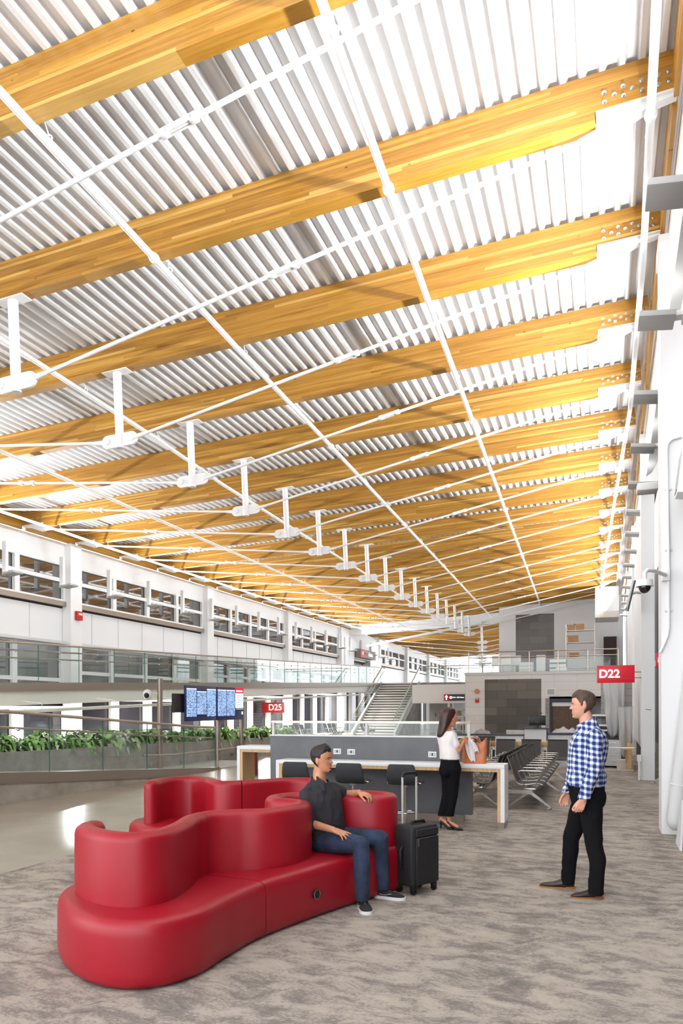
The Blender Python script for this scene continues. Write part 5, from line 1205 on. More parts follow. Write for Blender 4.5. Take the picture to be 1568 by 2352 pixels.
drape('plastic_sheet', 'tall white plastic sheet hanging below the lit gate sign', 0.05, 0.45, 21.9, 0.95, 2.45, 0.05, 2.0, 'sheet', 0.05)
drape('plastic_sheet', 'narrow white plastic sheet hanging right of the tall one', 0.40, 0.62, 22.1, 1.05, 2.4, 0.04, 5.0, 'sheet', 0.02)
drape('plastic_sheet', 'clear plastic film draped by the white right wall', 0.42, 0.80, 20.9, 0.45, 1.7, 0.05, 9.0, 'film', 0.0)
mb = MB(); mb.box(0.0, 22.5, 0, 0.83, 22.6, 2.6); mb.box(0.83, 22.5, 0, 0.84, 22.6, 2.6); solo('grey_partition', mb, M['siding'], 'grey lapped partition behind the plastic sheets', 'partition', (0.4, 22.55, 0), smooth=0)
t = thing('kitchen_worktop', 'white worktop piled under plastic behind the man in the plaid shirt', 'worktop', (0.2, 22.3, 0))
mb = MB(); mb.box(-0.35, 22.0, 0, 0.1, 22.45, 1.0); part('base_unit', mb, M['lgrey'], t, 0)
for k, (z, m) in enumerate(((1.0, 'white'), (1.08, 'dark'), (1.14, 'white'), (1.36, 'dark'), (1.42, 'white'))):
    mb = MB(); mb.box(-0.38, 21.98, z, 0.42 - 0.02 * k, 22.45, z + 0.05); part('worktop_layer', mb, M[m], t, 0)
t = thing('timber_post', 'pale timber offcut with yellow tape leaning by the white right wall', 'timber', (0.72, 20.8, 0))
mb = MB(); mb.obox((0.70, 20.85, 0.36), (0.14, 0.05, 0.72), Matrix.Rotation(0.05, 3, 'Y')); part('board', mb, M['oak'], t, 0)
mb = MB(); mb.cyl((0.62, 20.75, 0.2), (0.61, 20.85, 1.25), 0.014, n=8); part('stick', mb, M['card'], t)
mb = MB(); mb.obox((0.62, 20.77, 0.58), (0.12, 0.08, 0.06)); part('tape', mb, M['yellow'], t, 0)
# ------------------------------------------------------------------ people
def fused(name, mb, m, parent, voxel=0.006, smooth=4, cuts=(), fold=0.0, fscale=14.0, fzone=None):
    # closed shapes merged into one continuous skin
    bmesh.ops.recalc_face_normals(mb.bm, faces=mb.bm.faces)
    me = bpy.data.meshes.new('tmp'); mb.bm.to_mesh(me); mb.bm.free()
    o = bpy.data.objects.new('tmp', me); C.objects.link(o)
    r = o.modifiers.new('r', 'REMESH'); r.mode = 'VOXEL'; r.voxel_size = voxel
    if smooth:
        s = o.modifiers.new('s', 'SMOOTH'); s.factor = 0.5; s.iterations = smooth
    dg = bpy.context.evaluated_depsgraph_get(); dg.update()
    m2 = bpy.data.meshes.new_from_object(o.evaluated_get(dg)); bpy.data.objects.remove(o); bpy.data.meshes.remove(me)
    b = bmesh.new(); b.from_mesh(m2); bpy.data.meshes.remove(m2)
    if fold:
        b.normal_update()
        for v in b.verts:
            k = fold * (fzone(v.co) if fzone else 1.0)
            n1 = noise.noise(V((v.co.x * fscale, v.co.y * fscale, v.co.z * fscale * 0.55)) + V((3, 7, 1))); n2 = noise.noise(v.co * fscale * 2.3)
            v.co += v.normal * k * (1 - 2.2 * abs(n1) + 0.4 * n2)
    for p, nrm in cuts:
        bmesh.ops.bisect_plane(b, geom=b.verts[:] + b.edges[:] + b.faces[:], plane_co=V(p), plane_no=V(nrm), clear_outer=True)
    me = bpy.data.meshes.new(name); b.to_mesh(me); b.free()
    for p in me.polygons: p.use_smooth = True
    off = OFF.get(parent.name)
    if off: me.transform(Matrix.Translation(-V(off)))
    o = link(name, me, m, parent); OFF[o.name] = off
    return o
def interp(tab, t):
    for (a, *x), (b, *y) in zip(tab, tab[1:]):
        if a <= t <= b:
            q = (t - a) / (b - a) if b > a else 0; q = q * q * (3 - 2 * q) * 0.5 + q * 0.5
            return [u + (w_ - u) * q for u, w_ in zip(x, y)]
    return list(tab[-1][1:])
HEADT = [(0.0, .27, -.10, .10), (.04, .335, -.02, .165), (.10, .365, .04, .205), (.18, .37, .10, .24), (.28, .365, .20, .275), (.38, .37, .32, .30), (.48, .365, .40, .315), (.58, .375, .44, .325), (.68, .385, .455, .328), (.78, .365, .44, .31), (.87, .305, .38, .26), (.94, .21, .27, .18), (.985, .10, .13, .09), (1.0, .02, .03, .02)]
def g(x, s): return math.exp(-(x / s) ** 2)
def head_rings(c, fwd, up, H, grow=None, nr=44, n=56, fem=0.0):
    # c: point on the neck axis at chin level
    f = V(fwd).normalized(); u = (V(up) - f * V(up).dot(f)).normalized(); s = u.cross(f); out = []
    for i in range(nr + 1):
        t = i / nr; t = 0.5 - 0.5 * math.cos(PI * t) if False else t
        a, b, w_ = interp(HEADT, t); ring = []
        for j in range(n):
            th = 2 * PI * j / n - PI; cs, sn = math.cos(th), math.sin(th); k = (abs(cs) ** 2.25 + abs(sn) ** 2.25) ** (-1 / 2.25)
            x = cs * k * (a if cs > 0 else b); y = sn * k * w_
            if cs < 0 and b < 0: x = -cs * k * (-b)      # open jaw underside
            if cs > 0:
                ay = abs(y); nose_l = max(0, min(1, (0.54 - t) / 0.17)) if t > 0.36 else max(0, 1 - (0.36 - t) / 0.035)
                x += (0.118 - 0.02 * fem) * nose_l ** 1.2 * g(y, 0.035 + 0.038 * nose_l) + 0.012 * g(t - .47, .08) * g(y, .04)
                x += 0.022 * g(t - 0.245, 0.022) * g(y, 0.10) + 0.02 * g(t - 0.19, 0.022) * g(y, 0.085) - 0.016 * g(t - 0.217, 0.010) * g(y, 0.10)
                x -= 0.022 * g(t - 0.135, 0.03) * g(y, 0.12); x += 0.026 * g(t - 0.05, 0.05) * g(y, 0.11)
                x += 0.016 * (1 - .6 * fem) * g(t - 0.57, 0.03) * g(ay - 0.10, 0.14)
                x -= 0.042 * g(t - 0.495, 0.035) * g(ay - 0.135, 0.06); x += 0.018 * g(t - 0.41, 0.05) * g(ay - 0.18, 0.08)
            p = V((x, y, t))
            if grow:
                e = grow(th, t); d = V((cs, sn, 0.0)).normalized(); p += d * e + V((0, 0, max(0, e) * max(0, (t - 0.7) / 0.3)))
            ring.append(V(c) + (f * p.x + s * p.y + u * p.z) * H)
        out.append(ring)
    return out
def add_ears(mb, c, fwd, up, H, back=0.03):
    f = V(fwd).normalized(); u = (V(up) - f * V(up).dot(f)).normalized(); s = u.cross(f)
    for sd in (-1, 1):
        base = V(c) + (f * -back + s * sd * 0.315 + u * 0.46) * H
        R = Matrix(((f.x, s.x, u.x), (f.y, s.y, u.y), (f.z, s.z, u.z)))
        R2 = R @ Matrix.Rotation(-0.2, 3, 'Y') @ Matrix.Rotation(sd * 0.25, 3, 'Z')
        mb.sphere(base, (0.075 * H, 0.035 * H, 0.135 * H), R2, 12, 8); mb.sphere(base - u * 0.09 * H + f * 0.02 * H, (0.045 * H, 0.03 * H, 0.06 * H), R2, 10, 6)
def face_parts(root, c, fwd, up, H, hairm):
    f = V(fwd).normalized(); u = (V(up) - f * V(up).dot(f)).normalized(); s = u.cross(f)
    for sd in (-1, 1):
        e = V(c) + (f * 0.292 + s * sd * 0.135 + u * 0.495) * H
        mb = MB(); mb.sphere(e, 0.040 * H, u=14, v=10); eo = part('eye', mb, M['eye'], root)
        mb = MB(); mb.sphere(e + f * 0.020 * H, (0.026 * H, 0.026 * H, 0.026 * H), u=10, v=8); part('iris', mb, M['iris'], eo)
        mb = MB(); mb.tube([V(c) + (f * a + s * sd * b + u * z) * H for a, b, z in ((0.392, 0.055, 0.563), (0.385, 0.12, 0.578), (0.335, 0.205, 0.565))], 0.014 * H, 6, 0.008 * H); part('eyebrow', mb, hairm, root)
    mb = MB(); mb.tube([V(c) + (f * a + s * b + u * z) * H for a, b, z in ((0.345, -0.10, 0.222), (0.378, -0.05, 0.218), (0.387, 0, 0.219), (0.378, 0.05, 0.218), (0.345, 0.10, 0.222))], 0.011 * H, 6); part('lips', mb, M['lip'], root)
def hand(mb, wrist, d, nrm, thumb_side, s=1.0, curl=(0.5, 0.6, 0.6, 0.7), spread=0.12, tcurl=0.4, tout=0.6):
    # d: towards the fingers, nrm: out of the back of the hand, thumb_side: towards the thumb
    d = V(d).normalized(); nrm = (V(nrm) - d * V(nrm).dot(d)).normalized(); sd = (V(thumb_side) - d * V(thumb_side).dot(d)); sd = (sd - nrm * sd.dot(nrm)).normalized(); w0 = V(wrist)
    for k, off in enumerate((0.027, 0.009, -0.009, -0.026)):
        kn = w0 + d * (0.088 - 0.004 * abs(k - 1)) * s + sd * off * s
        mb.cap(w0 + d * 0.012 * s + sd * off * 0.75 * s, 0.0145 * s, kn, 0.0115 * s, 10)
        L = (0.072, 0.080, 0.074, 0.058)[k] * s; dirn = (d + sd * spread * (1.5 - k)).normalized(); p = kn; ax = dirn.cross(nrm).normalized(); ang = 0
        for q, fr in enumerate((0.44, 0.31, 0.25)):
            ang += curl[k] * (0.75, 1.0, 0.7)[q]
            dd = dirn * math.cos(ang) - nrm * math.sin(ang); p2 = p + dd * L * fr
            mb.cap(p, (0.0095 - 0.0012 * q) * s, p2, (0.0086 - 0.0012 * q) * s, 10); p = p2
    p = w0 + d * 0.022 * s + sd * 0.022 * s - nrm * 0.006 * s; tdir = (d * (1 - 0.35 * tout) + sd * tout - nrm * 0.25).normalized()
    for q, L in enumerate((0.042, 0.034, 0.028)):
        p2 = p + tdir * L * s; mb.cap(p, (0.0145, 0.0110, 0.0098)[q] * s, p2, (0.0112, 0.0098, 0.0080)[q] * s, 10); p = p2
        tdir = (tdir - sd * 0.35 * tcurl + d * 0.3 * tcurl - nrm * 0.1).normalized()
def shoe(root, heel, toe, z, m, sole, w_=1.0, style='dress', laces=None):
    heel, toe = V((heel[0], heel[1], z)), V((toe[0], toe[1], z)); d = (toe - heel); L = d.length; d.normalize(); sd = V((-d.y, d.x, 0)); st = 0.026 if style != 'dress' else 0.014
    prof = [(0.0, .022, .05, .06), (.03, .032, .02, .085), (.12, .037, 0, .098), (.25, .037, 0, .098), (.36, .037, 0, .086), (.48, .041, 0, .070), (.62, .046, 0, .056), (.76, .046, 0, .048), (.88, .039, 0, .040), (.96, .025, .004, .030), (1.0, .010, .010, .020)]
    mb = MB(); rings = []
    for t, hw, zb, zt in prof:
        c = heel + d * (L * t); hw *= w_; ring = []
        for j in range(18):
            a = 2 * PI * j / 18; zz = st * 0.6 + zb * 0.4 + (zt - zb * 0.4 - st * 0.6) * (0.5 + 0.5 * math.sin(a)); kx = math.copysign(abs(math.cos(a)) ** 0.75, math.cos(a)) * (1.0 if math.sin(a) < 0 else (1 - 0.35 * math.sin(a) ** 2))
            ring.append(c + sd * hw * kx + V((0, 0, zz)))
        rings.append(ring)
    mb.ringloft(rings); o = part('shoe', mb, m, root, 60)
    mb = MB(); pts = [(t, hw * w_ + 0.004) for t, hw, _, _ in prof]; pts[0] = (-0.012, .022 * w_); pts[-1] = (1.012, .012 * w_)
    ol = [heel + d * (L * t) + sd * h for t, h in pts] + [heel + d * (L * t) - sd * h for t, h in reversed(pts)]
    tz = [0.0 if style == 'dress' and t < 0.3 else (0.006 if style == 'dress' and t < .45 else 0) for t, h in pts]; tz = tz + tz[::-1]
    mb.ringloft([[p + V((0, 0, 0.0)) for p in ol], [p + V((0, 0, st)) for p in ol]]); so = part('sole', mb, sole, o, 50)
    if style == 'dress':
        mb = MB(); mb.ringloft([[heel + d * a + sd * b + V((0, 0, zz)) for a, b in ((-0.006, -0.026), (0.07, -0.034), (0.07, 0.034), (-0.006, 0.026))] for zz in (0.0, 0.022)]); part('heel_block', mb, sole, o, 30)
    if laces:
        mb = MB()
        for k in range(4):
            c = heel + d * (L * (0.36 + 0.065 * k)); zt = 0.088 - 0.009 * k
            mb.tube([c - sd * 0.022 + V((0, 0, zt - 0.012)), c + V((0, 0, zt)), c + sd * 0.022 + V((0, 0, zt - 0.012))], 0.003, 6)
        part('laces', mb, laces, o)
    return o
def unit(a, b): return (V(b) - V(a)).normalized()
HR = lambda *q: list(q)

# ---- standing man in the plaid shirt, facing left
M1 = thing('person', 'standing man in blue and white plaid shirt and black trousers, facing left', 'person', (-0.14, 6.98, 0))
F, Lf = (-1, 0.03, 0), (0.03, -1, 0)
tors = [((-.115, 6.95, .80), .12, .16), ((-.115, 6.95, .88), .142, .172), ((-.125, 6.95, .96), .146, .168), ((-.135, 6.95, 1.04), .143, .160), ((-.130, 6.95, 1.14), .142, .164), ((-.115, 6.95, 1.26), .150, .178), ((-.103, 6.95, 1.36), .150, .188), ((-.095, 6.95, 1.43), .128, .178), ((-.098, 6.95, 1.475), .086, .12), ((-.112, 6.95, 1.515), .064, .068), ((-.124, 6.95, 1.56), .062, .060), ((-.132, 6.95, 1.61), .058, .056), ((-.142, 6.95, 1.66), .050, .050)]
J1 = dict(shL=(-.055, 6.775, 1.42), elL=(-.055, 6.70, 1.155), wrL=(-.145, 6.69, .885), shR=(-.085, 7.125, 1.42), elR=(-.175, 7.21, 1.15), wrR=(-.295, 7.17, .895), hipL=(-.095, 6.865, .87), knL=(-.062, 6.83, .485), cfL=(-.03, 6.82, .34), anL=(-.04, 6.82, .10), hipR=(-.135, 7.035, .87), knR=(-.262, 7.09, .475), cfR=(-.272, 7.11, .33), anR=(-.290, 7.135, .09))
def limbs(mb, J, gr=0.0, arms=True, legs=True, scale=1.0, wristlen=1.0):
    if arms:
        for s in 'LR':
            mb.cap(J['sh' + s], 0.058 * scale + gr, J['el' + s], 0.043 * scale + gr); mb.cap(J['el' + s], 0.043 * scale + gr, J['wr' + s], 0.029 * scale + gr * 1.15)
    if legs:
        for s in 'LR':
            mb.cap(J['hip' + s], 0.093 * scale + gr, J['kn' + s], 0.060 * scale + gr); mb.cap(J['kn' + s], 0.058 * scale + gr, J['cf' + s], 0.056 * scale + gr); mb.cap(J['cf' + s], 0.056 * scale + gr, J['an' + s], 0.038 * scale + gr * 1.5)
HC1, HF1, HU1, HH1 = (-.155, 6.95, 1.580), (-1, -0.06, 0.0), (0.02, 0, 1), 0.243
mb = MB(); mb.ell_loft(tors, F, Lf); limbs(mb, J1)
mb.ringloft(head_rings(HC1, HF1, HU1, HH1)); add_ears(mb, HC1, HF1, HU1, HH1, 0.06)
hand(mb, J1['wrL'], (-.40, -.02, -1), (0.25, -1, 0), (-1, -.2, 0.3), 1.02, (0.55, 0.65, 0.75, 0.8), 0.05, 0.5, 0.35)
hand(mb, J1['wrR'], (-.28, 0, -1), (-.2, 1, 0), (-1, .2, 0.3), 1.02, (0.45, 0.55, 0.6, 0.65), 0.05, 0.5, 0.4)
fused('body', mb, M['skin1'], M1, 0.0045, 3)
face_parts(M1, HC1, HF1, HU1, HH1, M['hairbrown'])
def hairline1(th, t):
    at = abs(th); fl = 0.77 if at < 0.9 else (0.77 - (at - 0.9) * 0.42 if at < 1.35 else (0.56 if at < 1.75 else 0.20))
    if 1.35 <= at < 1.75 and t < 0.66: fl = 0.47 if at < 1.55 else 0.66
    e = (t - fl) / 0.05; e = max(-1, min(1, e)); up = max(0, (t - 0.72) / 0.28)
    return (0.012 + 0.035 * up + 0.03 * up * max(0, math.cos(th))) * e if e > 0 else 0.03 * e
mb = MB(); mb.ringloft(head_rings(HC1, HF1, HU1, HH1, hairline1, 70, 90)); fused('hair', mb, M['hairbrown'], M1, 0.0035, 1, fold=0.0025, fscale=40)
dL, dR = unit(J1['elL'], J1['wrL']), unit(J1['elR'], J1['wrR'])
def zone(c): return 0.5 + 0.9 * max(0, min(1, (1.2 - c.z) / 0.2))
mb = MB(); mb.ell_loft([((-.125, 6.95, .985), .146, .166)] + [s for s in tors if 1.0 < s[0][2] < 1.6], F, Lf, grow=0.016); mb.ell_loft([((-.125, 6.95, .99), .156, .176), ((-.13, 6.95, 1.03), .170, .186), ((-.125, 6.95, 1.10), .166, .184)], F, Lf)
for s in 'LR': mb.cap(J1['sh' + s], 0.076, J1['el' + s], 0.062); mb.cap(J1['el' + s], 0.061, V(J1['wr' + s]) , 0.047)
fused('shirt', mb, M['plaid'], M1, 0.0055, 3, [((0, 0, 0.893), (0, 0, -1)), ((-.112, 6.95, 1.545), (-0.45, 0, 1))], 0.007, 11, zone)
mb = MB(); rg = []
for z, a, b, x in ((1.475, .098, .118, -.106), (1.515, .090, .100, -.112), (1.575, .086, .090, -.120), (1.582, .076, .080, -.121), (1.52, .082, .088, -.112)):
    rg.append([V((x - a * math.cos(q), 6.95 + b * math.sin(q), z - 0.02 - 0.035 * math.cos(q))) for q in [2 * PI * j / 32 for j in range(32)]])
mb.ringloft(rg, cap=False); part('collar', mb, M['plaid'], M1, 60)
mb = MB()
for s in (-1, 1): mb.ringloft([[V((-.185 + dx, 6.95 + s * a, z)) for dx, a, z in ((-.012, .012, 1.512), (.025, .070, 1.540), (-.010, .080, 1.466), (-.03, .034, 1.445))], [V((-.191 + dx, 6.95 + s * a, z)) for dx, a, z in ((-.014, .012, 1.514), (.025, .070, 1.545), (-.014, .082, 1.466), (-.032, .034, 1.443))]])
part('collar_points', mb, M['plaid'], M1, 30)
mb = MB(); mb.ell_loft([s for s in tors if s[0][2] < 1.0] + [((-.133, 6.95, 1.0), .148, .166)], F, Lf, grow=0.008); limbs(mb, J1, 0.013, False, True); mb.sphere((-.035, 6.94, .88), (.078, .15, .11))
mb.cap((-.05, 6.82, .16), .058, (-.045, 6.82, .06), .062); mb.cap((-.298, 7.13, .15), .056, (-.296, 7.138, .06), .060)
fused('trousers', mb, M['blackpants'], M1, 0.0065, 4, [((0, 0, 1.0), (0, 0, 1)), ((0, 0, .045), (0, 0, -1))], 0.006, 10)
mb = MB(); mb.ringloft([[V((-.133 - .162 * math.cos(q), 6.95 + .180 * math.sin(q), z)) for q in [2 * PI * j / 36 for j in range(36)]] for z in (.975, 1.005)], cap=False); bmesh.ops.solidify(mb.bm, geom=mb.bm.faces[:], thickness=0.004); bl = part('belt', mb, M['belt'], M1)
mb = MB(); mb.obox((-.298, 6.945, .99), (.008, .05, .036), None, 0.002); mb.tube([(-.285, 6.83, .965), (-.30, 6.835, .945), (-.292, 6.84, .925), (-.27, 6.84, .93)], 0.003, 6); part('buckle', mb, M['chrome'], bl)
shoe(M1, (0.008, 6.875), (-.255, 6.80), 0, M['shoebrown'], M['solebrown'], 1.0, 'dress', M['belt'])
shoe(M1, (-.235, 7.14), (-.548, 7.137), 0, M['shoebrown'], M['solebrown'], 1.0, 'dress', M['belt'])
for c in ((-.045, 6.855, .05), (-.288, 7.137, .05)):
    mb = MB(); mb.cap(c, .040, V(c) + V((0, 0, .09)), .044); part('sock', mb, M['trim'], M1)

# ---- seated man in the black shirt, facing right
M2 = thing('person', 'seated man in black short sleeved shirt and blue jeans, smiling towards the right', 'person', (-2.2, 6.1, 0.43))
F2, L2 = (.90, -.43, 0), (.43, .90, 0)
tors2 = [((-2.36, 6.175, .455), .13, .17), ((-2.35, 6.17, .52), .145, .178), ((-2.335, 6.165, .60), .142, .170), ((-2.335, 6.165, .70), .135, .158), ((-2.35, 6.172, .79), .132, .165), ((-2.372, 6.183, .87), .132, .180), ((-2.388, 6.193, .935), .118, .180), ((-2.398, 6.2, .985), .080, .105), ((-2.402, 6.2, 1.02), .060, .064), ((-2.398, 6.2, 1.06), .060, .057), ((-2.396, 6.2, 1.12), .058, .054), ((-2.388, 6.2, 1.17), .050, .048)]
J2 = dict(shR=(-2.455, 6.055, .905), elR=(-2.395, 5.955, .675), wrR=(-2.155, 5.90, .640), shL=(-2.335, 6.335, .925), elL=(-2.225, 6.46, .872), wrL=(-2.075, 6.36, .912), hipR=(-2.33, 6.085, .505), knR=(-1.90, 5.865, .535), cfR=(-1.885, 5.85, .37), anR=(-1.875, 5.83, .10), hipL=(-2.315, 6.26, .505), knL=(-1.835, 6.215, .535), cfL=(-1.835, 6.235, .37), anL=(-1.825, 6.25, .10))
HC2, HF2, HU2, HH2 = (-2.372, 6.2, 1.100), (1, -0.10, 0.02), (-0.03, 0, 1), 0.235
mb = MB(); mb.ell_loft(tors2, F2, L2); limbs(mb, J2, 0, True, True, 0.95)
mb.ringloft(head_rings(HC2, HF2, HU2, HH2)); add_ears(mb, HC2, HF2, HU2, HH2, 0.05)
hand(mb, J2['wrR'], (.93, -.22, -.22), (0.15, -.35, 1), (.2, .9, 0.2), 1.05, (0.16, 0.28, 0.34, 0.40), 0.26, 0.2, 0.7)
hand(mb, J2['wrL'], (.90, -.20, -.18), (0.2, -.2, 1), (-.1, -1, -0.1), 1.02, (0.55, 0.55, 0.5, 0.45), 0.12, 0.4, 0.55)
fused('body', mb, M['skin2'], M2, 0.0045, 3)
face_parts(M2, HC2, HF2, HU2, HH2, M['hairdark'])
def hairline2(th, t):
    at = abs(th); fl = 0.80 if at < 0.8 else (0.80 - (at - 0.8) * 0.2 if at < 1.3 else (0.58 if at < 1.8 else 0.22))
    e = max(-1, min(1, (t - fl) / 0.06)); up = max(0, (t - 0.78) / 0.22); lo = 1 - up
    return (0.004 + 0.05 * up + 0.06 * up * max(0, math.cos(th))) * e if e > 0 else 0.03 * e
mb = MB(); mb.ringloft(head_rings(HC2, HF2, HU2, HH2, hairline2, 70, 90)); fused('hair', mb, M['hairdark'], M2, 0.0035, 1, fold=0.003, fscale=36)
mb = MB(); f2 = V(HF2).normalized(); s2 = V((0, 0, 1)).cross(f2)
mb.tube([V(HC2) + (f2 * a + s2 * b + V((0, 0, z))) * HH2 for a, b, z in ((0.372, -0.055, 0.208), (0.392, 0, 0.204), (0.372, 0.055, 0.208))], 0.009 * HH2, 6); part('teeth', mb, M['white'], M2)
mb = MB(); mb.sphere(V(HC2) + (f2 * 0.33 + V((0, 0, 0.06))) * HH2, (0.05 * HH2, 0.07 * HH2, 0.055 * HH2)); part('goatee', mb, M['hairdark'], M2)
mb = MB(); mb.ell_loft([s for s in tors2 if .50 < s[0][2] < 1.09], F2, L2, grow=0.016)
slR, slL = V(J2['shR']).lerp(V(J2['elR']), .86), V(J2['shL']).lerp(V(J2['elL']), .72)
mb.cap(J2['shR'], .073, V(J2['shR']).lerp(V(J2['elR']), 1.1), .062); mb.cap(J2['shL'], .073, V(J2['shL']).lerp(V(J2['elL']), 1.1), .062)
dR2, dL2 = unit(J2['shR'], J2['elR']), unit(J2['shL'], J2['elL'])
sh2 = fused('shirt', mb, M['blackshirt'], M2, 0.006, 3, [(slL, dL2), ((-2.40, 6.2, 1.045), (0.38, -0.16, 1))], 0.006, 12)
mb = MB(); rg = []
for z, a, x in ((.98, .105, -2.395), (1.01, .094, -2.398), (1.068, .084, -2.400), (1.072, .076, -2.400), (1.01, .082, -2.398)):
    rg.append([V((x + a * math.cos(q) * F2[0] - a * math.sin(q) * .53, 6.2 + a * math.cos(q) * F2[1] + a * math.sin(q) * 1.12, z - 0.018 - 0.035 * math.cos(q))) for q in [2 * PI * j / 32 for j in range(32)]])
mb.ringloft(rg, cap=False); part('collar', mb, M['blackshirt'], M2, 60)
mb = MB(); mb.ell_loft([s for s in tors2 if s[0][2] < .56], F2, L2, grow=0.008); limbs(mb, J2, 0.014, False, True, 0.97)
mb.cap((-1.880, 5.84, .20), .058, (-1.876, 5.832, .08), .062); mb.cap((-1.828, 6.245, .20), .058, (-1.826, 6.25, .08), .062)
fused('jeans', mb, M['denim'], M2, 0.0065, 4, [((0, 0, .085), (0, 0, -1))], 0.005, 12)
for a, b in (((-1.905, 5.905), (-1.785, 5.70)), ((-1.895, 6.265), (-1.615, 6.245))):
    o = shoe(M2, a, b, 0, M['sneaker'], M['solewhite'], 1.1, 'sneaker', M['sneakergrey'])
    h, t_ = V((*a, 0)), V((*b, 0)); d = unit(h, t_); sd = V((-d.y, d.x, 0))
    for s in (-1, 1):
        mb = MB(); mb.tube([h + d * u * (t_ - h).length + sd * s * w_ + V((0, 0, z)) for u, w_, z in ((.18, .043, .045), (.30, .045, .040), (.42, .047, .040), (.60, .049, .055))], 0.004, 6); part('side_flash', mb, M['sneakergrey'], o)
    mb = MB(); mb.cap(h + d * 0.06 + V((0, 0, .07)), .04, h + d * 0.055 + V((0, 0, .12)), .043); part('sock', mb, M['trim'], M2)

# ---- standing woman at the bar table, seen from behind
DY = V((0.026, -0.13, 0))
M3 = thing('person', 'standing woman with long brown hair, white blouse, black trousers and high heels, seen from behind', 'person', (-1.98, 10.07, 0))
F3, L3 = (.61, .79, 0), (-.79, .61, 0)
sh = lambda p: tuple(V(p) + DY)
tors3 = [(sh((-1.985, 10.20, .76)), .10, .140), (sh((-1.985, 10.20, .83)), .118, .156), (sh((-1.99, 10.20, .90)), .105, .145), (sh((-1.995, 10.20, .97)), .088, .122), (sh((-2.0, 10.20, 1.05)), .088, .118), (sh((-2.01, 10.205, 1.15)), .100, .128), (sh((-2.025, 10.21, 1.25)), .102, .145), (sh((-2.035, 10.215, 1.32)), .082, .150), (sh((-2.035, 10.22, 1.355)), .058, .10), (sh((-2.03, 10.22, 1.385)), .044, .048), (sh((-2.025, 10.225, 1.43)), .041, .041), (sh((-2.015, 10.23, 1.48)), .041, .041)]
J3 = {k: sh(v) for k, v in dict(shR=(-1.955, 10.14, 1.305), elR=(-1.868, 10.15, 1.085), wrR=(-1.838, 10.37, 1.195), shL=(-2.145, 10.295, 1.305), elL=(-2.10, 10.40, 1.09), wrL=(-1.90, 10.50, 1.20), hipR=(-1.935, 10.165, .79), knR=(-1.945, 10.20, .475), cfR=(-1.975, 10.19, .34), anR=(-2.005, 10.19, .125), hipL=(-2.035, 10.235, .79), knL=(-2.045, 10.23, .475), cfL=(-2.07, 10.22, .34), anL=(-2.10, 10.20, .155)).items()}
HC3, HF3, HU3, HH3 = sh((-2.005, 10.235, 1.420)), (.80, .56, -0.16), (0.1, 0.08, 1), 0.222
mb = MB(); mb.ell_loft(tors3, F3, L3)
for s in 'LR':
    mb.cap(J3['sh' + s], .041, J3['el' + s], .034); mb.cap(J3['el' + s], .034, J3['wr' + s], .022)
    mb.cap(J3['hip' + s], .082, J3['kn' + s], .052); mb.cap(J3['kn' + s], .050, J3['cf' + s], .047); mb.cap(J3['cf' + s], .046, J3['an' + s], .029)
# feet raised on heels
for s, toe in (('R', (-1.83, 10.145, .02)), ('L', (-1.955, 10.165, .02))):
    a = V(J3['an' + s]); t_ = V(toe) + DY; mb.cap(a + V((-.012, 0, -.01)), .030, a + V((-.02, 0, -.04)), .026); mb.cap(a + V((0, 0, -.02)), .027, a.lerp(t_, .65) + V((0, 0, -.005)), .024); mb.cap(a.lerp(t_, .65) + V((0, 0, -.005)), .024, t_ + V((-.03, 0, 0.0)), .014)
mb.ringloft(head_rings(HC3, HF3, HU3, HH3, fem=1.0)); add_ears(mb, HC3, HF3, HU3, HH3)
hand(mb, J3['wrR'], (.45, .75, .35), (0.5, -.6, 0.3), (-.2, .3, 1), 0.86, (0.5, 0.6, 0.6, 0.6), 0.05, 0.4, 0.4)
hand(mb, J3['wrL'], (.85, .1, .3), (0, 1, 0.2), (-.2, 0, 1), 0.86, (0.4, 0.5, 0.6, 0.6), 0.05, 0.4, 0.4)
fused('body', mb, M['skin3'], M3, 0.0042, 3)
face_parts(M3, HC3, HF3, HU3, HH3, M['hairlong'])
f3 = V((.82, .57, 0)); s3 = V((-.57, .82, 0)); hc = V(HC3)
hr = [(.268, -.01, .02, .02), (.262, -.01, .05, .05), (.235, -.012, .085, .078), (.19, -.02, .104, .092), (.14, -.035, .100, .095), (.09, -.055, .084, .096), (.04, -.075, .070, .098), (-.01, -.095, .058, .096), (-.06, -.115, .050, .090), (-.10, -.132, .042, .080), (-.135, -.148, .028, .062), (-.15, -.155, .012, .03)]
mb = MB(); mb.ell_loft([(tuple(hc + f3 * b + V((0, 0, z))), a, w_) for z, b, a, w_ in hr], f3, s3, n=40)
fused('hair', mb, M['hairlong'], M3, 0.0045, 3, fold=0.0012, fscale=20)
mb = MB(); mb.ell_loft([(tuple(V(c) + V((0, 0, -.02 if i == 0 else 0))), a + (.02 if c[2] < 1.1 else .006), b + (.018 if c[2] < 1.1 else .004)) for i, (c, a, b) in enumerate(tors3) if .93 < c[2] < 1.38], F3, L3, grow=0.008)
for s in 'LR': mb.cap(J3['sh' + s], .056, V(J3['sh' + s]).lerp(V(J3['el' + s]), .62), .052)
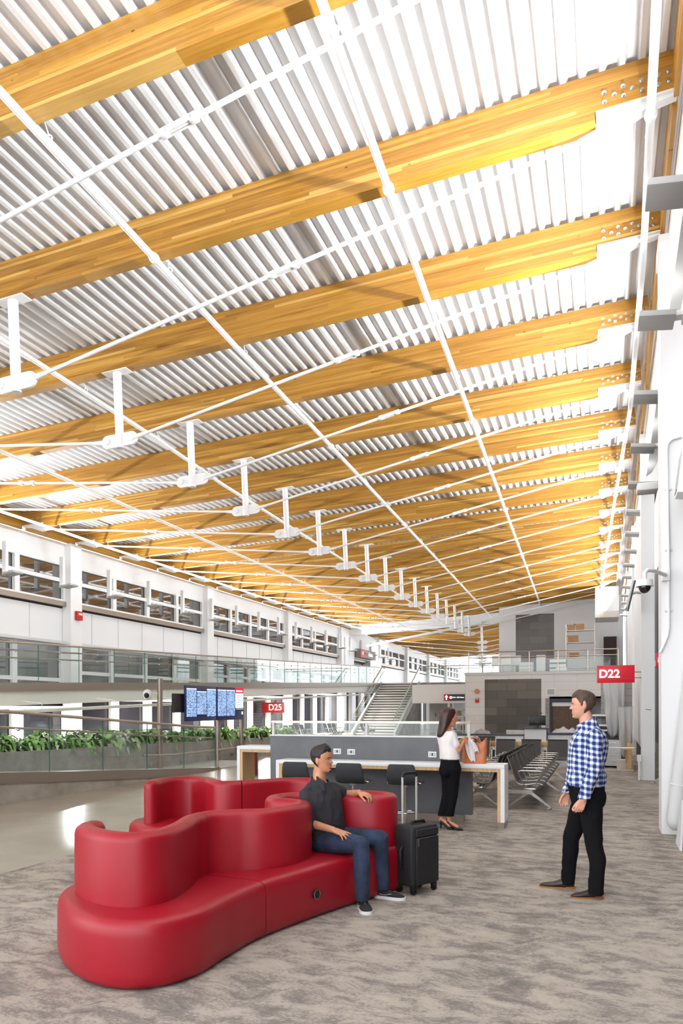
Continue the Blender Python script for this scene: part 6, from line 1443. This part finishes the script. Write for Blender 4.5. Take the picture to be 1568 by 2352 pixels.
cr = [(V(J3['sh' + s]).lerp(V(J3['el' + s]), .38), unit(J3['sh' + s], J3['el' + s])) for s in 'LR']
mb2 = MB()
fused('blouse', mb, M['blouse'], M3, 0.0055, 3, [(tuple(V((0, 0, .945))), (0, 0, -1)), (sh((-2.03, 10.22, 1.366)), (0.1, 0.1, 1))], 0.005, 10)
mb2.bm.free()
mb = MB(); mb.ell_loft([s for s in tors3 if s[0][2] < 1.0], F3, L3, grow=0.007); mb.sphere(V(sh((-2.03, 10.12, .82))), (.10, .09, .10)); mb.sphere(V(sh((-2.06, 10.17, .82))), (.08, .08, .09))
for s in 'LR':
    mb.cap(J3['hip' + s], .092, J3['kn' + s], .062); mb.cap(J3['kn' + s], .060, J3['cf' + s], .062); mb.cap(J3['cf' + s], .062, V(J3['an' + s]) + V((0, 0, .04)), .064)
fused('trousers', mb, M['blackpants'], M3, 0.006, 4, [((0, 0, .962), (0, 0, 1)), ((0, 0, .185), (0, 0, -1))], 0.003, 10)
for s, toe in (('R', (-1.800, 10.14, 0)), ('L', (-1.925, 10.16, 0))):
    a = V(J3['an' + s]); hl = V((a.x - .035, a.y, 0)); t_ = V(toe) + DY; d = unit(hl, t_); sd = V((-d.y, d.x, 0)); L = (t_ - hl).length
    mb = MB(); rings = []
    for q, hw, zb, zt in ((0, .014, .088, .15), (.06, .026, .078, .14), (.16, .030, .070, .112), (.30, .030, .050, .082), (.45, .033, .026, .058), (.60, .038, .006, .046), (.72, .038, .002, .044), (.84, .030, .002, .036), (.94, .016, .003, .024), (1.0, .005, .005, .014)):
        rings.append([hl + d * L * q + sd * hw * math.copysign(abs(math.cos(u)) ** .8, math.cos(u)) + V((0, 0, zb + (zt - zb) * (.5 + .5 * math.sin(u)))) for u in [2 * PI * j / 14 for j in range(14)]])
    mb.ringloft(rings); o = part('shoe', mb, M['heel'], M3, 60)
    mb = MB(); mb.cyl(hl + d * .012 + V((0, 0, .0)), hl + d * .016 + V((0, 0, .10)), .0055, .019, 10); part('stiletto', mb, M['heel'], o)
